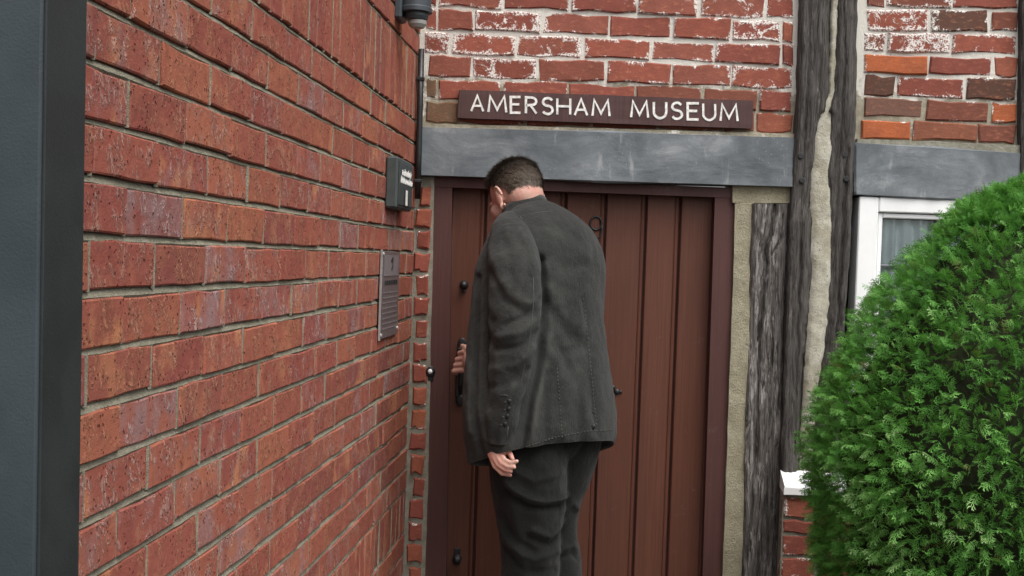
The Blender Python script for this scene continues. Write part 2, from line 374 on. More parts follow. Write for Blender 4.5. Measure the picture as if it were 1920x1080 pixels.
# ------------------------------------------------------------------ modern brick side wall
AZ, WD, Z_A, PH = .07679, .66469, CAM_H+.37849, .15679
WX = np.array([math.sin(AZ), math.cos(AZ), 0]); WN = np.array([math.cos(AZ), -math.sin(AZ), 0]); WO = -WN*WD
def wl(s, z, o=0): return WO+WX*s+WN*o+np.array([0, 0, z])      # s along the wall, o outwards
S0, S1 = 1.17, 4.135
wall = tag(empty('brick_wall', tuple(WO), math.pi/2-AZ), 'red brick side wall running along the left towards the door', 'wall')
JB, JP = .0115, .0085
variants = [mesh('brick', *brick_mesh(.225-JP, .075-JB, .0017), mat=MT['mbrick']) for _ in range(10)]
sold = [mesh('brick', *brick_mesh(.075-.005, .225-JB, .0015), mat=MT['mbrick']) for _ in range(4)]
sold2 = [mesh('brick', *brick_mesh(.075-.005, .150-JB, .0015), mat=MT['mbrick']) for _ in range(4)]
pieces = []; beds = []
i = -9
rows = []
k = -10
zt = lambda i: Z_A-.075*i           # bottom edge of the course above line i
i = -9
while zt(i) > 0.02:
    if i == -4: rows.append((i, 'sold', 3)); i += 3; continue      # soldier course
    if i == 16: rows.append((i, 'sold2', 2)); i += 2; continue
    rows.append((i, 'str', 1)); i += 1
rest = MB()
for (i, ty, n) in rows:
    zb = zt(i+n); ztp = zt(i); beds.append(zb)
    if ty == 'str':
        ph = PH + (0 if i % 2 == 1 else .1125); q = math.floor((S0-ph)/.225)
        while True:
            a = ph+q*.225; b = a+.225; q += 1
            if a >= S1-.02: break
            a2, b2 = max(a, S0), min(b, S1)
            if b2-a2 < .02: continue
            pieces.append(((a2+b2)/2, zb+JB/2+(.075-JB)/2+.0+JB/2, b2-a2-JP, .075-JB, ty, i))
    else:
        s = S0
        while s < S1-.03:
            e = min(s+.075, S1); pieces.append(((s+e)/2, zb+JB+(.075*n-JB)/2, e-s-.005, .075*n-JB, ty, i)); s += .075
def seen(p):
    s, z, L, H = p[:4]; A = [proj(wl(s+dx*L/2, z+dz*H/2)) for dx, dz in ((-1, -1), (1, -1), (1, 1), (-1, 1))]
    xs = [q[0] for q in A]; ys = [q[1] for q in A]
    if max(xs) < 130 or min(ys) > 1085 or max(ys) < -5: return 0
    return (max(xs)-min(xs))*(min(max(ys), 1080)-max(min(ys), 0))
order = sorted(pieces, key=lambda p: -seen(p)); vis = [p for p in order if seen(p) > 0][:296]; vs = set(map(id, vis))
br = random.Random(3)
for p in pieces:
    s, z, L, H, ty, i = p
    dx, dy = br.uniform(-.0018, .0018), br.uniform(-.0022, .0016)
    if id(p) in vs:
        full = {'str': .225-JP, 'sold': .070, 'sold2': .070}[ty]
        if abs(L-full) < 1e-4: me = br.choice({'str': variants, 'sold': sold, 'sold2': sold2}[ty])
        else: me = mesh('brick', *brick_mesh(L, H, .0015, r=br), mat=MT['mbrick'])
        o = link('brick', me, None, wall, (s+dx, dy, z+br.uniform(-.0018, .0018)))
        o.rotation_euler = (br.uniform(-.02, .02), br.uniform(-.004, .004), br.uniform(-.006, .006))
        mv = br.choice([0, 0, .1, .15, .3, .45, .6, .9]) if ty == 'str' else br.choice([0, .1, .2])
        if ty == 'str' and i == 8 and 1.55 < s < 1.8: mv = 1.0
        if ty == 'str' and i in (9, 10) and s < 2.2: mv = max(mv, .55)
        o.color = (mv, br.choice([0, 0, .15, .3, .6]), 0, 1)
    else:
        v, f = brick_mesh(L, H, .0015, r=br); rest.add([(x+s, y+dy, zz+z) for x, y, zz in v], f)
if rest.v: tag(rest.build('brick_remainder', MT['mbrick'], wall), kind='stuff')
mo = MB()
mo.hull_box(np.array([S0, .016, .0]), np.array([S1, .215, zt(-9)]), .002)
ns = 180
for zb in beds:                               # weather-struck bed joints: deep under the upper brick, out at the lower one
    ss = np.linspace(S0, S1, ns); P = np.zeros((4, ns, 3))
    for c, s in enumerate(ss):
        j = fbm((s*9, zb*31, 0), 1.0, 3)*.0018; j2 = fbm((s*23, zb*17, 5), 1.0, 2)*.0012
        P[0, c] = (s, .0110, zb+JB+.002); P[1, c] = (s, .0066+j, zb+JB*.80+j2); P[2, c] = (s, .0016+j, zb+JB*.14+j2); P[3, c] = (s, .006, zb-.004)
    mo.grid(P)
for p in pieces:                              # perpends
    s, z, L, H, ty, i = p; e = s+L/2
    dp = br.uniform(-.0008, .0014); P = np.array([[(e-.001, dp+.004, z-H/2-.002), (e+(JP)/2, dp, z-H/2-.002), (e+JP+.001, dp+.004, z-H/2-.002)], [(e-.001, dp+.004, z+H/2+.002), (e+JP/2, dp, z+H/2+.002), (e+JP+.001, dp+.004, z+H/2+.002)]])
    mo.grid(P)
mo.build('mortar', MT['mortar'], wall)
cp = MB(); cp.hull_box(np.array([S0-.02, -.03, zt(-9)+.002]), np.array([S1, .245, zt(-9)+.06]), .008); cp.build('coping', MT['greym'], wall)
# ------------------------------------------------------------------ gate post at the left edge
gp = tag(empty('gate_post', tuple(wl(1.20, 0, .065)), math.pi/2-AZ), 'dark blue-grey painted square post at the left edge, close to the viewer', 'post')
pm = MB(); pm.hull_box(np.array([-.045, -.055, 0]), np.array([.046, .17, 2.45]), .0035)
o = pm.build('shaft', MT['post'], gp)
pm = MB(); pm.hull_box(np.array([-.055, -.065, 2.452]), np.array([.056, .18, 2.475]), .004); pm.hull_box(np.array([-.045, -.055, 2.476]), np.array([.046, .17, 2.5]), .01); pm.build('cap', MT['post'], gp)
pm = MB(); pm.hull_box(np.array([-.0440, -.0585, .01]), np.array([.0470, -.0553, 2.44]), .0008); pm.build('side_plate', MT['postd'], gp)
pm = MB(); pm.hull_box(np.array([-.0475, .062, .02]), np.array([-.0452, .16, 2.44]), .001); pm.build('edge_plate', MT['post'], gp)
gp.rotation_euler = (-.012, 0, math.pi/2-AZ)
# ------------------------------------------------------------------ museum building
YB = 4.150
BX0, BX1, BTOP = -.9, 3.6, 3.1
bld = tag(empty('museum_building', (0, YB, 0)), 'old timber-framed brick house front with dark posts and lead-covered lintels', 'building')
def rel(p): return np.array(p)-np.array([0, YB, 0])
def quadbox(px, Yf, depth, ch=.003, nx=1, nz=1, wob=0, seed=0, mbx=None):
    """solid slab: photo-plane corner list (tl, tr, br, bl) at front depth Yf, thickness depth; optional wobbly subdivided face; local to building"""
    tl, tr, br_, bl = [rel(at(*p, Yf)) for p in px]
    m = mbx or MB()
    P = np.zeros((nz+1, nx+1, 3))
    for a in range(nz+1):
        for b in range(nx+1):
            u, t = b/nx, a/nz
            P[a, b] = (bl*(1-u)+br_*u)*(1-t)+(tl*(1-u)+tr*u)*t
            if wob:
                q = P[a, b]; P[a, b] = q+np.array([fbm((q[0]*6, seed, q[2]*6), 1.0)*wob*.5, fbm((q[0]*8+9, seed, q[2]*5), 1.0, 4)*wob, 0])
    C = nx+1; m.grid(P)
    ring = [(0, b) for b in range(nx+1)]+[(a, nx) for a in range(1, nz+1)]+[(nz, b) for b in range(nx-1, -1, -1)]+[(a, 0) for a in range(nz-1, 0, -1)]
    R0 = [P[a, b] for a, b in ring]; ctr = (tl+tr+br_+bl)/4; R1 = []; 
    for q in R0:
        d = q-ctr; d[1] = 0; d /= max(1e-6, np.linalg.norm(d)); R1.append(q+d*ch+np.array([0, ch, 0]))
    R2 = [q*np.array([1, 0, 1])+np.array([0, Yf-YB+depth, 0]) for q in R1]; n = len(ring)
    for A_, B_ in ((R0, R1), (R1, R2)):
        m.add(A_+B_, [(i, n+i, n+(i+1) % n, (i+1) % n) for i in range(n)])
    return m
def slab(x0, x1, z0, z1, y0, y1, name, mat, parent, ch=.003):
    m = MB(); m.hull_box(np.array([x0, y0-YB, z0]), np.array([x1, y1-YB, z1]), ch); return m.build(name, mat, parent)
BR_RED = [(.31, .095, .064), (.27, .082, .058), (.34, .112, .070), (.25, .075, .055), (.29, .10, .070)]
def panel_bricks(parent, courses, yf, jh, jv, br):
    """courses: list of (top line, bottom line, joints, props); lines are ((x,y),(x,y)) in photo coordinates"""
    for (tl, bl_, js, props) in courses:
        ln = lambda l, x: l[0][1]+(l[1][1]-l[0][1])*(x-l[0][0])/(l[1][0]-l[0][0])
        for a, b, pr in zip(js[:-1], js[1:], props):
            xm = (a+b)/2; p0 = at(a, (ln(tl, a)+ln(bl_, a))/2, yf); p1 = at(b, (ln(tl, b)+ln(bl_, b))/2, yf)
            zt_ = at(xm, ln(tl, xm), yf)[2]; zb_ = at(xm, ln(bl_, xm), yf)[2]
            L = p1[0]-p0[0]-jv*br.uniform(.8, 1.25); H = zt_-zb_-jh*br.uniform(.85, 1.2)
            me = mesh('brick', *brick_mesh(L, H, .0042, .05, .0045, br), mat=MT['obrick'])
            o = link('brick', me, None, parent, ((p0[0]+p1[0])/2+br.uniform(-.001, .001), yf-YB+br.uniform(-.002, .004), (zt_+zb_)/2))
            o.rotation_euler = (br.uniform(-.015, .015), br.uniform(-.006, .006)-math.atan2(p1[2]-p0[2], p1[0]-p0[0])*.6, br.uniform(-.006, .006))
            col, wh = pr if pr else (br.choice(BR_RED), None)
            o.color = (*col, wh if wh is not None else br.uniform(.3, .6))
def c5(x): return 780+x/2.6667
ML = [(-30, -6), (13, 37.5), (57, 82), (101, 125), (144, 168), (187, 212), (231, 251)]
ml = lambda i: ((802, ML[i][0]), (1489, ML[i][1]))
up = empty('brick_panel', (0, 0, 0)); up.parent = bld; up['label'] = 'old brickwork above the door with white limewash remains'
bq = random.Random(11)
cj = [[40, 110, 440, 770, 1105, 1415, 1750, 1895], [45, 108, 290, 630, 965, 1285, 1578, 1828, 1895], [40, 172, 503, 835, 1172, 1495, 1825, 1895], [55, 275, 610, 950, 1280, 1575, 1890],
      [40, 108, 432, 762, 1095, 1437, 1713, 1888], [40, 215, 545, 880, 1210, 1545, 1700, 1890]]
WHT = [[.65, .6, .55, .5, .6, .7, .6], [.6, .45, .8, .5, .35, .45, .85, .5], [1.0, .8, .8, .5, .55, .45, .55], [.45, .75, .45, .5, .5, .62], [.5, .5, .5, .35, .3, .4, .45], [.2, .2, .2, .2, .2, .2, .4]]
GB = (.17, .115, .07)
courses = []
for i, js in enumerate(cj):
    pr = []
    for k in range(len(js)-1):
        c = bq.choice(BR_RED)
        if i == 5 and k == 0: c = GB
        if i == 4 and k in (0,): c = GB
        if i == 4 and k in (4, 5): c = (.20, .075, .05)
        pr.append((c, WHT[i][k]))
    courses.append((ml(i), ml(i+1), [c5(x) for x in js], pr))
panel_bricks(up, courses, YB, .0105, .0100, bq)
above = (((802, ML[0][0]), (1489, ML[0][1])))
for k in range(1, 4):     # courses above the frame
    t = ((802, ML[0][0]-44*k), (1489, ML[0][1]-44*k)); b_ = ((802, ML[0][0]-44*(k-1)), (1489, ML[0][1]-44*(k-1)))
    js = [c5(x) for x in ([40, 270, 600, 935, 1260, 1590, 1890] if k % 2 else [40, 110, 440, 770, 1105, 1415, 1750, 1895])]
    panel_bricks(up, [(t, b_, js, [None]*(len(js)-1))], YB, .0105, .0100, bq)
def mortar_face(name, px, Yf, depth, mat, parent, wob=.006, nx=70, nz=30, seed=1):
    return quadbox(px, Yf, depth, .002, nx, nz, wob, seed).build(name, mat, parent)
mortar_face('mortar', [(770, -170), (1512, -150), (1500, 262), (770, 236)], YB+.0075, .2, MT['lime'], up, .0024)
# right-hand panel
def c6(x): return 1400+x/2
rp = empty('brick_panel', (0, 0, 0)); rp.parent = bld; rp['label'] = 'old brickwork right of the post with orange and blackened bricks'
ORG, DRK, DK2 = (.46, .13, .05), (.10, .058, .042), (.20, .075, .052)
RL = [(-28, -12), (15, 17), (59, 63), (99, 105), (138, 146), (180, 191), (221, 233), (262, 272)]
rl = lambda i: ((1622, RL[i][0]), (1905, RL[i][1]))
rj = [[440, 650, 900, 1022], [445, 525, 775, 1022], [448, 685, 913, 1022], [440, 528, 770, 1022], [440, 682, 926, 1020], [438, 564, 817, 1018], [436, 669, 915, 1018], [424, 620, 868, 1014]]
RL = [(-68, -58)]+RL
rpz = [[None]*3, [(DK2, .4), (DK2, .75), (BR_RED[1], .4)], [(BR_RED[0], .85), (DRK, .55), (DK2, .4)], [(DK2, 1.0), (BR_RED[1], 1.05), (BR_RED[0], .65)], [(ORG, .25), (BR_RED[3], .35), (BR_RED[2], .3)],
       [(DRK, .1), (BR_RED[3], .55), (DRK, .35)], [((.17, .095, .07), .15), (DK2, .3), (ORG, .5)], [(ORG, .25), ((.26, .10, .06), .2), (DK2, .25)]]
panel_bricks(rp, [(rl(i), rl(i+1), [c6(x) for x in rj[i]], rpz[i]) for i in range(8)], YB, .0115, .0105, bq)
mortar_face('mortar', [(1590, -170), (1935, -160), (1935, 292), (1590, 272)], YB+.0080, .2, MT['lime'], rp, .0026, 40, 30, 4)
# jamb strip between side wall and door frame
jb = empty('brick_jamb', (0, 0, 0)); jb.parent = bld; jb['label'] = 'narrow strip of brick ends and rough mortar beside the door frame'
mortar_face('mortar', [(764, 330), (815, 332), (797, 1090), (744, 1088)], YB+.008, .2, MT['greym'], jb, .005, 8, 120, 7)
yy = 350
kb = 0
while yy < 1330:
    xr = 811-(yy-340)*.0265; wd = bq.choice([24, 27, 29, 21, 26]); hh = 41
    xl = xr-wd-bq.uniform(0, 4)
    p0 = at(xl, yy, YB); p1 = at(xr-3, yy+hh-bq.uniform(4, 8), YB)
    me = mesh('brick', *brick_mesh(p1[0]-p0[0], p0[2]-p1[2], .0038, .06, .006, bq), mat=MT['obrick'])
    o = link('brick', me, None, jb, ((p0[0]+p1[0])/2, bq.uniform(-.003, .004), (p0[2]+p1[2])/2)); o.rotation_euler = (0, bq.uniform(-.05, .05), 0)
    o.color = (*(bq.choice([(.33, .10, .06), (.30, .085, .06), (.37, .12, .065)])), bq.uniform(.25, .5)); yy += hh+bq.uniform(0, 2)
# core of the house behind the facing
slab(BX0, -.30, 0, BTOP, YB+.012, YB+.2, 'wall_core', MT['greym'], bld)
slab(BX0, BX1, at(960, -175, YB)[2], BTOP, YB+.012, YB+.21, 'upper_wall', MT['greym'], bld)
slab(1.76, BX1, 0, at(960, -175, YB)[2]-.002, YB+.012, YB+.2, 'side_wall', MT['greym'], bld)
# lead-covered lintels
def lead(px, Yf, name, seed, lab):
    m = quadbox(px, Yf, .10, .007, 90, 14, .0055, seed); o = m.build(name, MT['lead'], bld, True); o['label'] = lab; return o
lead([(787, 238), (1489, 258), (1489, 350), (787, 328)], 4.122, 'lintel', 3, 'grey lead-covered lintel over the door')
lead([(1606, 268), (1913, 288), (1913, 378), (1606, 364)], 4.124, 'lintel', 5, 'grey lead-covered lintel over the window')
mortar_face('mortar_bead', [(787, 231), (1489, 251), (1489, 261), (787, 241)], 4.132, .05, MT['lime'], bld, .006, 90, 2, 12)
mortar_face('mortar_bead', [(1608, 260), (1913, 272), (1913, 292), (1608, 271)], 4.136, .05, MT['greym'], bld, .006, 50, 2, 13)
# door frame and door
fr = empty('door_frame', (0, 0, 0)); fr.parent = bld
def stile(px, Yf, dep, name, mat, parent, ch=.004): return quadbox(px, Yf, dep, ch, 1, 1).build(name, mat, parent)
YF, YD = 4.165, 4.212
stile([(812, 341), (848, 342), (832, 1345), (789, 1345)], YF, .12, 'jamb', MT['frame'], fr)
stile([(1341, 360), (1378, 361), (1345, 1365), (1308, 1365)], YF, .12, 'jamb', MT['frame'], fr)
stile([(812, 331), (1378, 352), (1378, 371), (812, 350)], YF-.003, .12, 'head', MT['frame'], fr)
ds = empty('door', (0, 0, 0)); ds.parent = bld; ds['label'] = 'brown boarded wooden door with black iron fittings'
zD0, zD1 = .05, at(1090, 352, YD)[2]
jx = [846, 911, 986, 1061, 1136, 1212, 1276, 1346]
X = [at(x, 375, YD)[0] for x in jx]
def shear_x(x): return x
for a, b in zip(X[:-1], X[1:]):
    m = MB(); gp_ = .0035
    # board with a bead worked along its right edge
    prof = [(a+gp_, .006), (a+gp_+.004, 0), (b-.020, 0), (b-.0185, .004), (b-.016, .0045), (b-.0145, .0008), (b-.009, -.0005), (b-gp_-.002, .002), (b-gp_, .007), (b-gp_, .03), (a+gp_, .03)]
    n = len(prof); v = [(x, YD-YB+y, z) for z in (zD0, zD1) for x, y in prof]
    m.add(v, [(i, (i+1) % n, n+(i+1) % n, n+i) for i in range(n)]+[tuple(range(n))[::-1], tuple(range(n, 2*n))]); m.build('board', MT['door'], ds)
slab(X[0], X[-1], zD0, zD1, YD+.022, YD+.05, 'backing', MT['frame'], ds)
slab(at(800, 500, 4.16)[0], at(1365, 500, 4.16)[0], .012, .05, 4.12, 4.3, 'threshold', MT['paving'], bld)
def plate(name, c, w_, h_, Yf, t, mat, parent, ch=.002):
    p = rel(at(*c, Yf)); m = MB(); m.hull_box(p+np.array([-w_/2, 0, -h_/2]), p+np.array([w_/2, t, h_/2]), ch); return m.build(name, mat, parent)
# iron fittings
def lathe_at(name, c, Yf, prof, mat, parent, n=20):
    p = rel(at(*c, Yf)); m = MB(); m.lathe(p, (0, -1, 0), prof, n); return m.build(name, mat, parent, True)
lathe_at('escutcheon', (870, 534), YD, [(.011, 0), (.0155, .002), (.0155, .006), (.010, .010), (.009, .022), (.012, .026), (.011, .036), (.001, .038)], MT['iron'], ds)
o = plate('escutcheon_drop', (870, 543), .013, .022, YD-.006, .006, MT['iron'], ds)
lathe_at('bolt_knob', (857, 1047), YD, [(.016, 0), (.016, .004), (.009, .008), (.008, .018), (.014, .024), (.0145, .032), (.002, .037)], MT['iron'], ds)
plate('bolt_plate', (857, 1043), .022, .06, YD-.003, .003, MT['iron'], ds)
# thumb latch with pull handle
lt = MB(); p = rel(at(865, 690, YD))
lt.hull_box(p+np.array([-.018, -.004, -.105]), p+np.array([.018, 0, .075]), .003)
lt.tube([p+np.array(q) for q in ((0, -.004, .062), (0, -.03, .056), (0, -.045, .03), (0, -.047, -.02), (0, -.040, -.055), (0, -.02, -.078), (0, -.003, -.085))], [.007, .0075, .008, .0085, .008, .0075, .007], 10)
lt.sphere(p+np.array([0, -.004, -.115]), (.016, .005, .02)); lt.sphere(p+np.array([0, -.004, .085]), (.016, .005, .022))
lt.hull_box(p+np.array([-.012, -.05, .068]), p+np.array([.012, -.006, .074]), .002)
lt.build('latch_handle', MT['iron'], ds)
# letter plate with scrolled ends, mostly behind the man
lp = MB(); p = rel(at(1065, 731, YD)); lp.hull_box(p+np.array([-.135, -.006, -.03]), p+np.array([.135, 0, .03]), .003)
for sgn in (-1, 1):
    for (dx, dz, r_) in ((.145, 0, .012), (.158, .014, .009), (.158, -.014, .009), (.172, 0, .010), (.185, 0, .006)): lp.sphere(p+np.array([sgn*dx, -.003, dz]), (r_, .006, r_))
lp.hull_box(p+np.array([-.11, -.010, -.02]), p+np.array([.11, -.0065, .02]), .002)
lp.build('letter_plate', MT['iron'], ds)
# number 19
nb = MB(); p = rel(at(1117, 429, YD)); K9 = 1.4
ar = [np.array([.0145*math.sin(t), -.003, .020+.0165*math.cos(t)]) for t in np.linspace(0, 2*math.pi, 22)]
nb.tube([p+(q-np.array([0, 0, .006]))*np.array([K9, 1, K9]) for q in ar], .0034, 8, False)
nb.tube([p+(np.array(q)-np.array([0, 0, .006]))*np.array([K9, 1, K9]) for q in ((.0145, -.003, .02), (.0155, -.003, .004), (.012, -.003, -.012), (.002, -.003, -.022), (-.008, -.003, -.023))], [.003, .003, .003, .0028, .002], 8)
nb.build('number_nine', MT['iron'], ds, True)
nb = MB(); p = rel(at(1090, 427, YD)); nb.tube([p+np.array(q) for q in ((-.009, -.003, .018), (0, -.003, .032), (0, -.003, -.03))], .003, 8); nb.build('number_one', MT['iron'], ds, True)
# plaster strip and small timber right of the door
mortar_face('plaster_strip', [(1379, 381), (1412, 382), (1384, 1390), (1345, 1390)], 4.150, .14, MT['strip'], bld, .005, 8, 120, 21)
mortar_face('plaster_strip', [(1374, 340), (1489, 343), (1488, 381), (1374, 380)], 4.1485, .14, MT['strip'], bld, .005, 30, 5, 22)
def timber(name, pts, Yf, depth, mat, wob, seed, lab, nx=30, nz=160, cracks=()):
    """post from a table of (photo y, left x, right x); solid, with checks cut into the face"""
    pts = sorted(pts, key=lambda q: -q[0]); ys = np.linspace(pts[0][0], pts[-1][0], nz+1)
    T = np.array(pts); o_ = np.argsort(T[:, 0]); T = T[o_]
    P = np.zeros((nz+1, nx+1, 3))
    for a, y in enumerate(ys):
        l, r = np.interp(y, T[:, 0], T[:, 1]), np.interp(y, T[:, 0], T[:, 2])
        l += 2.2*fbm((y*.02, seed, 1), 1.0, 4); r += 2.2*fbm((y*.02, seed, 7), 1.0, 4)
        for b in range(nx+1):
            u = b/nx; x = l+(r-l)*u
            q = rel(at(x, y, Yf)); d = wob*(fbm((q[0]*26, seed, q[2]*2.2), 1.0, 4))+wob*.6*fbm((q[0]*9, seed+3, q[2]*1.1), 1.0, 2)
            e = min(u, 1-u)*(r-l)*pxm(Yf); d += .012*max(0, 1-e/.012)**2
            for (cp_, cw, cd_) in cracks:
                C_ = np.array(cp_); 
                if C_[:, 1].min() <= y <= C_[:, 1].max():
                    oo = np.argsort(C_[:, 1]); cx = np.interp(y, C_[oo, 1], C_[oo, 0])+3*fbm((y*.03, seed, 3), 1.0)
                    tt = (y-C_[:, 1].min())/(C_[:, 1].max()-C_[:, 1].min()); ww = cw*(.35+.65*math.sin(math.pi*min(1, max(0, tt)))**.6)
                    d += cd_*math.exp(-((x-cx)/ww)**2)
            P[a, b] = q+np.array([0, d, 0])
    m = MB(); m.grid(P)
    ring = [(0, b) for b in range(nx+1)]+[(a, nx) for a in range(1, nz+1)]+[(nz, b) for b in range(nx-1, -1, -1)]+[(a, 0) for a in range(nz-1, 0, -1)]
    R0 = [P[a, b] for a, b in ring]; R1 = [q*np.array([1, 0, 1])+np.array([0, Yf-YB+depth, 0]) for q in R0]; n = len(ring)
    m.add(R0+R1, [(i, n+i, n+(i+1) % n, (i+1) % n) for i in range(n)])
    o = m.build(name, mat, bld, True); o['label'] = lab
    return o
timber('small_post', [(382, 1411, 1486), (600, 1403, 1478), (900, 1396, 1466), (1390, 1384, 1452)], 4.140, .15, MT['grey'], .011, 31, 'narrow weathered grey timber with deep cracks beside the door', 44, 260,
       [([(1455, 375), (1448, 430), (1436, 470), (1437, 500), (1430, 560), (1423, 640)], 5, .03), ([(1447, 480), (1462, 455), (1470, 400)], 3, .012), ([(1480, 380), (1474, 540), (1466, 720)], 2.5, .014), ([(1425, 640), (1420, 800), (1408, 1000)], 3, .012), ([(1450, 600), (1440, 820), (1430, 1060)], 2.5, .010)])
crackL = [(0, 1562), (180, 1556), (195, 1537), (260, 1528), (330, 1523), (450, 1521), (520, 1525), (640, 1515), (760, 1508), (900, 1500)]
crackR = [(0, 1571), (185, 1564), (200, 1566), (270, 1563), (330, 1556), (420, 1561), (560, 1555), (650, 1546), (740, 1531), (900, 1521)]
mid = [((np.interp(y, [q[0] for q in crackL], [q[1] for q in crackL])+np.interp(y, [q[0] for q in crackR], [q[1] for q in crackR]))/2, y) for y in range(-150, 960, 30)]
gro = [([q for q in mid if 190 <= q[1]], 21, .04), ([q for q in mid if q[1] <= 215], 8, .03)]
timber('oak_post', [(-170, 1510, 1618), (0, 1504, 1611), (200, 1497, 1607), (300, 1489, 1604), (350, 1487, 1602), (500, 1479, 1594), (640, 1474, 1583), (860, 1466, 1572), (1390, 1452, 1555)], 4.105, .2, MT['oak'], .011, 41, 'thick dark oak post with a plaster-filled split', 60, 280,
       gro+[([(1580, -100), (1584, 120), (1574, 300)], 3, .012), ([(1590, 280), (1578, 480), (1570, 640)], 3, .014), ([(1503, 420), (1498, 620), (1490, 860)], 2.6, .012), ([(1522, -150), (1516, 120), (1507, 300)], 2.6, .010)])
pl = MB(); ys = np.linspace(-160, 900, 230); P = np.zeros((len(ys), 9, 3))
for a, y in enumerate(ys):
    l = np.interp(y, [q[0] for q in crackL], [q[1] for q in crackL])+3.2*fbm((y*.045, 3, 0), 1.0, 5); r = np.interp(y, [q[0] for q in crackR], [q[1] for q in crackR])+3.2*fbm((y*.045, 9, 0), 1.0, 5)
    for b in range(9):
        u = b/8; q = rel(at(l-2+(r-l+4)*u, y, 4.112)); P[a, b] = q+np.array([0, .012*abs(2*u-1)**4+.004*fbm((q[0]*20, 2, q[2]*14), 1.0, 4), 0])
pl.grid(P); Pb = P+np.array([0, .05, 0]); pl.grid(Pb)
for c_ in (0, 8): pl.grid(np.stack([P[:, c_], Pb[:, c_]], 1))
o = pl.build('plaster_infill', MT['plaster'], bld, True); o['label'] = 'pale plaster filling the long split in the oak post'
for (x, y) in ((1502, 292), (1504, 338), (1585, 290), (1587, 335)):  # flat black discs stand in for the shade inside holes in the post
    hole_mb = MB(); p = rel(at(x, y, 4.104)); hole_mb.lathe(p, (0, -1, 0), [(.010, -.006), (.010, .0012), (.008, .0016), (.001, .0016)], 12); hole_mb.build('hole_disc', MT['iron'], bld)
timber('oak_post', [(-170, 1922, 2010), (400, 1916, 2004), (1390, 1890, 1980)], 4.11, .2, MT['oak'], .010, 47, 'dark oak post at the right edge of the brickwork', 20, 100)
# window
wd = empty('window', (0, 0, 0)); wd.parent = bld; wd['label'] = 'white painted window, mostly hidden by the shrub'
YW = 4.135
def zrow(y): return at(1700, y, YW)[2]
xw0, xw1 = at(1606, 500, YW)[0], at(1912, 500, YW)[0]; zw1 = at(1606, 367, YW)[2]-.002; zw0 = at(1500, 882, 4.12)[2]+.002
FW = .068
for (a, b, c, d) in ((xw0, xw0+FW, zw0, zw1), (xw1-FW, xw1, zw0, zw1), (xw0+FW+.001, xw1-FW-.001, zw1-FW*.75, zw1), (xw0+FW+.001, xw1-FW-.001, zw0, zw0+FW)):
    slab(a, b, c, d, YW, YW+.09, 'frame', MT['whitep'], wd, .004)
i0, i1, k0, k1 = xw0+FW+.003, xw1-FW-.003, zw0+FW+.003, zw1-FW*.75-.003
SW = .016
for (a, b, c, d) in ((i0, i0+SW, k0, k1), (i1-SW, i1, k0, k1), (i0+SW+.0005, i1-SW-.0005, k1-SW, k1), (i0+SW+.0005, i1-SW-.0005, k0, k0+SW)):
    slab(a, b, c, d, YW+.012, YW+.06, 'casement', MT['whitep'], wd, .003)
zb = at(1660, 498, YW+.03)[2]
slab(i0+SW+.001, i1-SW-.001, zb-.004, zb+.004, YW+.022, YW+.05, 'glazing_bar', MT['lead'], wd, .002)
xm = (i0+i1)/2; slab(xm-.005, xm+.005, k0+SW+.001, zb-.0045, YW+.022, YW+.05, 'glazing_bar', MT['lead'], wd, .002); slab(xm-.005, xm+.005, zb+.0045, k1-SW-.001, YW+.022, YW+.05, 'glazing_bar', MT['lead'], wd, .002)
for (a, b) in ((i0+SW, xm-.005), (xm+.005, i1-SW)):
    for (c, d) in ((k0+SW, zb-.005), (zb+.005, k1-SW)): slab(a+.0008, b-.0008, c+.0008, d-.0008, YW+.034, YW+.038, 'pane', MT['glass'], wd, .0005)
# room behind the window
rm = MB(); x0, x1, z0, z1, y0, y1 = xw0-.05, xw1+.05, zw0-.1, zw1+.1, YW+.095-YB, 1.4
for q in ([(x0, y1, z0), (x1, y1, z0), (x1, y1, z1), (x0, y1, z1)], [(x0, y0, z0), (x0, y1, z0), (x0, y1, z1), (x0, y0, z1)], [(x1, y0, z0), (x1, y1, z0), (x1, y1, z1), (x1, y0, z1)], [(x0, y0, z0), (x1, y0, z0), (x1, y1, z0), (x0, y1, z0)], [(x0, y0, z1), (x1, y0, z1), (x1, y1, z1), (x0, y1, z1)]): rm.add(q, [(0, 1, 2, 3)])
rm.build('room_wall', MT['room'], bld)
cu = MB(); xs = np.linspace(i0+SW+.004, i1-SW-.004, 160); P = np.zeros((14, 160, 3))
for a, z in enumerate(np.linspace(k0+SW+.003, k1-SW-.003, 14)):
    for b, x in enumerate(xs): P[a, b] = (x, YW+.058+.010*math.sin(x*95+1.5*math.sin(x*23)+.3*math.sin(z*5))+.004*math.sin(x*210+z*2), z)
cu.grid(P); cu.grid(P+np.array([0, .0015, 0])); tag(cu.build('curtain', MT['curtain'], None, True), 'pale net curtain hanging inside the white window', 'curtain')
